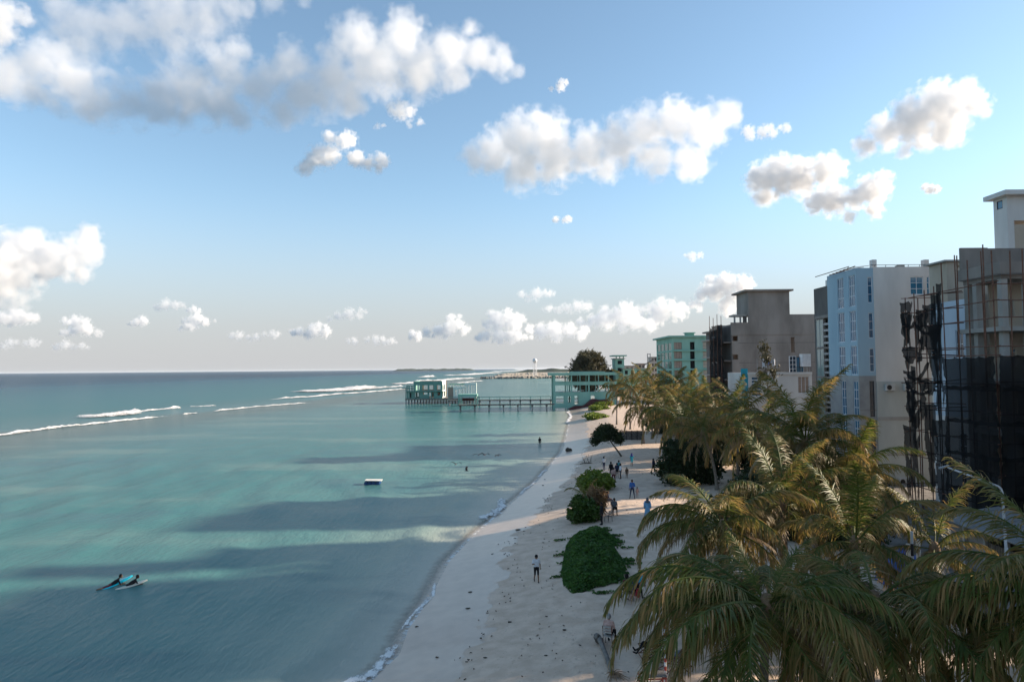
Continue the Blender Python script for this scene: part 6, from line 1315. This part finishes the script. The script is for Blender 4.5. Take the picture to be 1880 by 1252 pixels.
# street lamp
Yl = 36.5; bx = Xat(1836, Yl); zt = Zat(1831, 893, Yl); t = root('street_lamp', (bx, Yl, ground_z(bx, Yl)), 'tall grey street lamp with a long bare arm before the netted building', 'street lamp'); gz0 = ground_z(bx, Yl)
tipp = at(1740, 858, Yl); xx = Xat(1831, Yl)
MB().tube([(bx, Yl, gz0-.1), (bx-.03, Yl, gz0+2.6), (bx-.05, Yl, gz0+2.65), (xx+.02, Yl, zt-.35), (xx-.05, Yl, zt-.12), (xx-.2, Yl, zt+.02), (tipp.x, Yl, tipp.z)], [.10,.09,.07,.065,.06,.055,.045], 8).build('pole', 'white_metal', t, smooth=True)
MB().tube([(bx, Yl, gz0-.02), (bx, Yl, gz0+.3)], .16, 8).build('base', 'grey_metal', t); MB().tube([(bx-.03, Yl, gz0+4.0), (bx-.03, Yl, gz0+4.12)], .10, 8).build('clamp', 'grey_metal', t)
MB().obox(tipp + Vector((-.2,0,.03)), (.26,0,.07), (0,.07,0), (0,0,.035)).build('lamp_head', 'grey_metal', t)
# tin shed
t = root('tin_shed', (27.6, 37, GZ), 'low tin roofed shed at the foot of the netted building', 'shed'); y0, y1 = 36.9, 44.2; xs_ = 27.7
for k in range(12): yy = y0-.4+(y1-y0+.8)*k/12; MB().obox((xs_+1.6, yy+.33, 4.55), (2.1, 0, .28), (0, .325, 0), (0, 0, .02 + .012*(k % 2))).build('roof_sheet', 'tin', t)
for k in range(5): yy = y0+(y1-y0)*k/4; slab(t, 'post', 'concrete_pale', xs_-.09, xs_+.09, yy-.09, yy+.09, GZ, 4.2)
for k in range(26):
    yy = y0+.15+k*.135; slab(t, 'slat', 'wood', xs_+.1, xs_+.14, yy, yy+.075, 1.75, 3.6)
slab(t, 'wall', 'concrete', xs_+.1, xs_+.2, y0+3.8, y1, GZ, 4.1); slab(t, 'wall', 'concrete', xs_+3.3, xs_+3.4, y0, y1, GZ, 4.3); slab(t, 'wall', 'concrete_dark', xs_+.21, xs_+3.29, y1-.1, y1, GZ, 4.2); slab(t, 'wall', 'concrete', xs_+.21, xs_+3.29, y0, y0+.1, GZ, 4.2)
# tarp covered heap, debris, planks
g = gp(1660, 1070); m = MB(); N = 14
for i in range(N + 1):
    for j in range(N + 1):
        u, v = i/N*2-1, j/N*2-1; m.v.append((g.x+u*1.3, g.y+v*1.0, g.z+max(0, 2.3*(1-abs(u)**2.5)*(1-abs(v)**2.5))*(.8+.25*mnoise.noise(Vector((u*2, v*2, 4))))+.02))
for i in range(N):
    for j in range(N): m.add(0, [(i*(N+1)+j, (i+1)*(N+1)+j, (i+1)*(N+1)+j+1, i*(N+1)+j+1)])
tag(m.build('tarpaulin', 'blue_tarp', None), 'crumpled blue tarpaulin over a heap behind the front palms', 'tarpaulin')
rr = random.Random(12)
for k, (px, py, l) in enumerate([(1720,1105,'grey board leaning on the rubble left of the lamp'), (1752,1098,'board lying across the dark heap near the lamp'), (1775,1118,'short board in front of the dark heap'), (1735,1128,'long board nearest the big palm frond'), (1700,1090,'board behind the rubble near the banded pole')]):
    g = gp(px, py); a = rr.uniform(0, 3.1); d = Vector((math.cos(a), math.sin(a), rr.uniform(-.05, .18))); tag(MB().bar(g + Vector((0,0,.22)) - d*.9, g + Vector((0,0,.28)) + d*.9, .22, .04).build('loose_board', 'old_wood', None), l, 'board', 'boards lying by the shed')
lumpy('debris_heap', 1765, 1108, .75, 'dark heap of debris beside the street lamp', 'debris', 'weed', 71, (1.6,1,.6)); lumpy('debris_heap', 1715, 1112, .5, 'smaller grey rubble heap left of the dark debris', 'debris', 'stone', 72, (1.4,1,.6)); lumpy('white_sack', 1806, 1062, .3, 'pale sack lying by the shed wall', 'sack', 'concrete_pale', 73, (1.2,1,.8))
# wrack line: uncountable small bits of weed and leaf along the upper edge of the wash
rr = random.Random(77); m = MB()
for k in range(420):
    y = rr.uniform(24, 120); u = rr.random()
    dd_ = rr.gauss(4.7, .35) + .7 * math.sin(y * .33) if u < .45 else (rr.uniform(6.5, 9.5) if u < .85 else rr.uniform(9, 16))
    x = float(shore_x(y)) + dd_; z = ground_z(x, y); s_ = rr.uniform(.012, .034); a = rr.uniform(0, 3.1); d = Vector((math.cos(a), math.sin(a), 0)) * s_ * rr.uniform(1, 2.6); w = Vector((-math.sin(a), math.cos(a), 0)) * s_ * .5
    m.obox((x, y, z + .045), d, w, (0, 0, .018))
o = m.build('wrack_bits', 'weed', None, kind='stuff'); o['label'] = 'small bits of weed and dry leaf strewn along the sand'; o['category'] = 'beach litter'
# ---------------------------------------------------------------- air: thin haze over sea and land
hm = bpy.data.materials.new('haze'); hm.use_nodes = True; hm.node_tree.nodes.clear()
_o = hm.node_tree.nodes.new('ShaderNodeOutputMaterial'); _v = hm.node_tree.nodes.new('ShaderNodeVolumePrincipled')
_v.inputs['Color'].default_value = (.90, .95, 1.0, 1); _v.inputs['Density'].default_value = 2e-5; hm.node_tree.links.new(_v.outputs[0], _o.inputs['Volume'])
m = MB(); m.box(float(_xs.min())-50, float(_xs.max())+50, float(_ys.min())-50, float(_ys.max())+50, -9, 37); hz_ = m.build('haze', hm, None, kind='stuff'); hz_['label'] = 'thin pale haze over the sea and the shore'; hz_['category'] = 'haze'
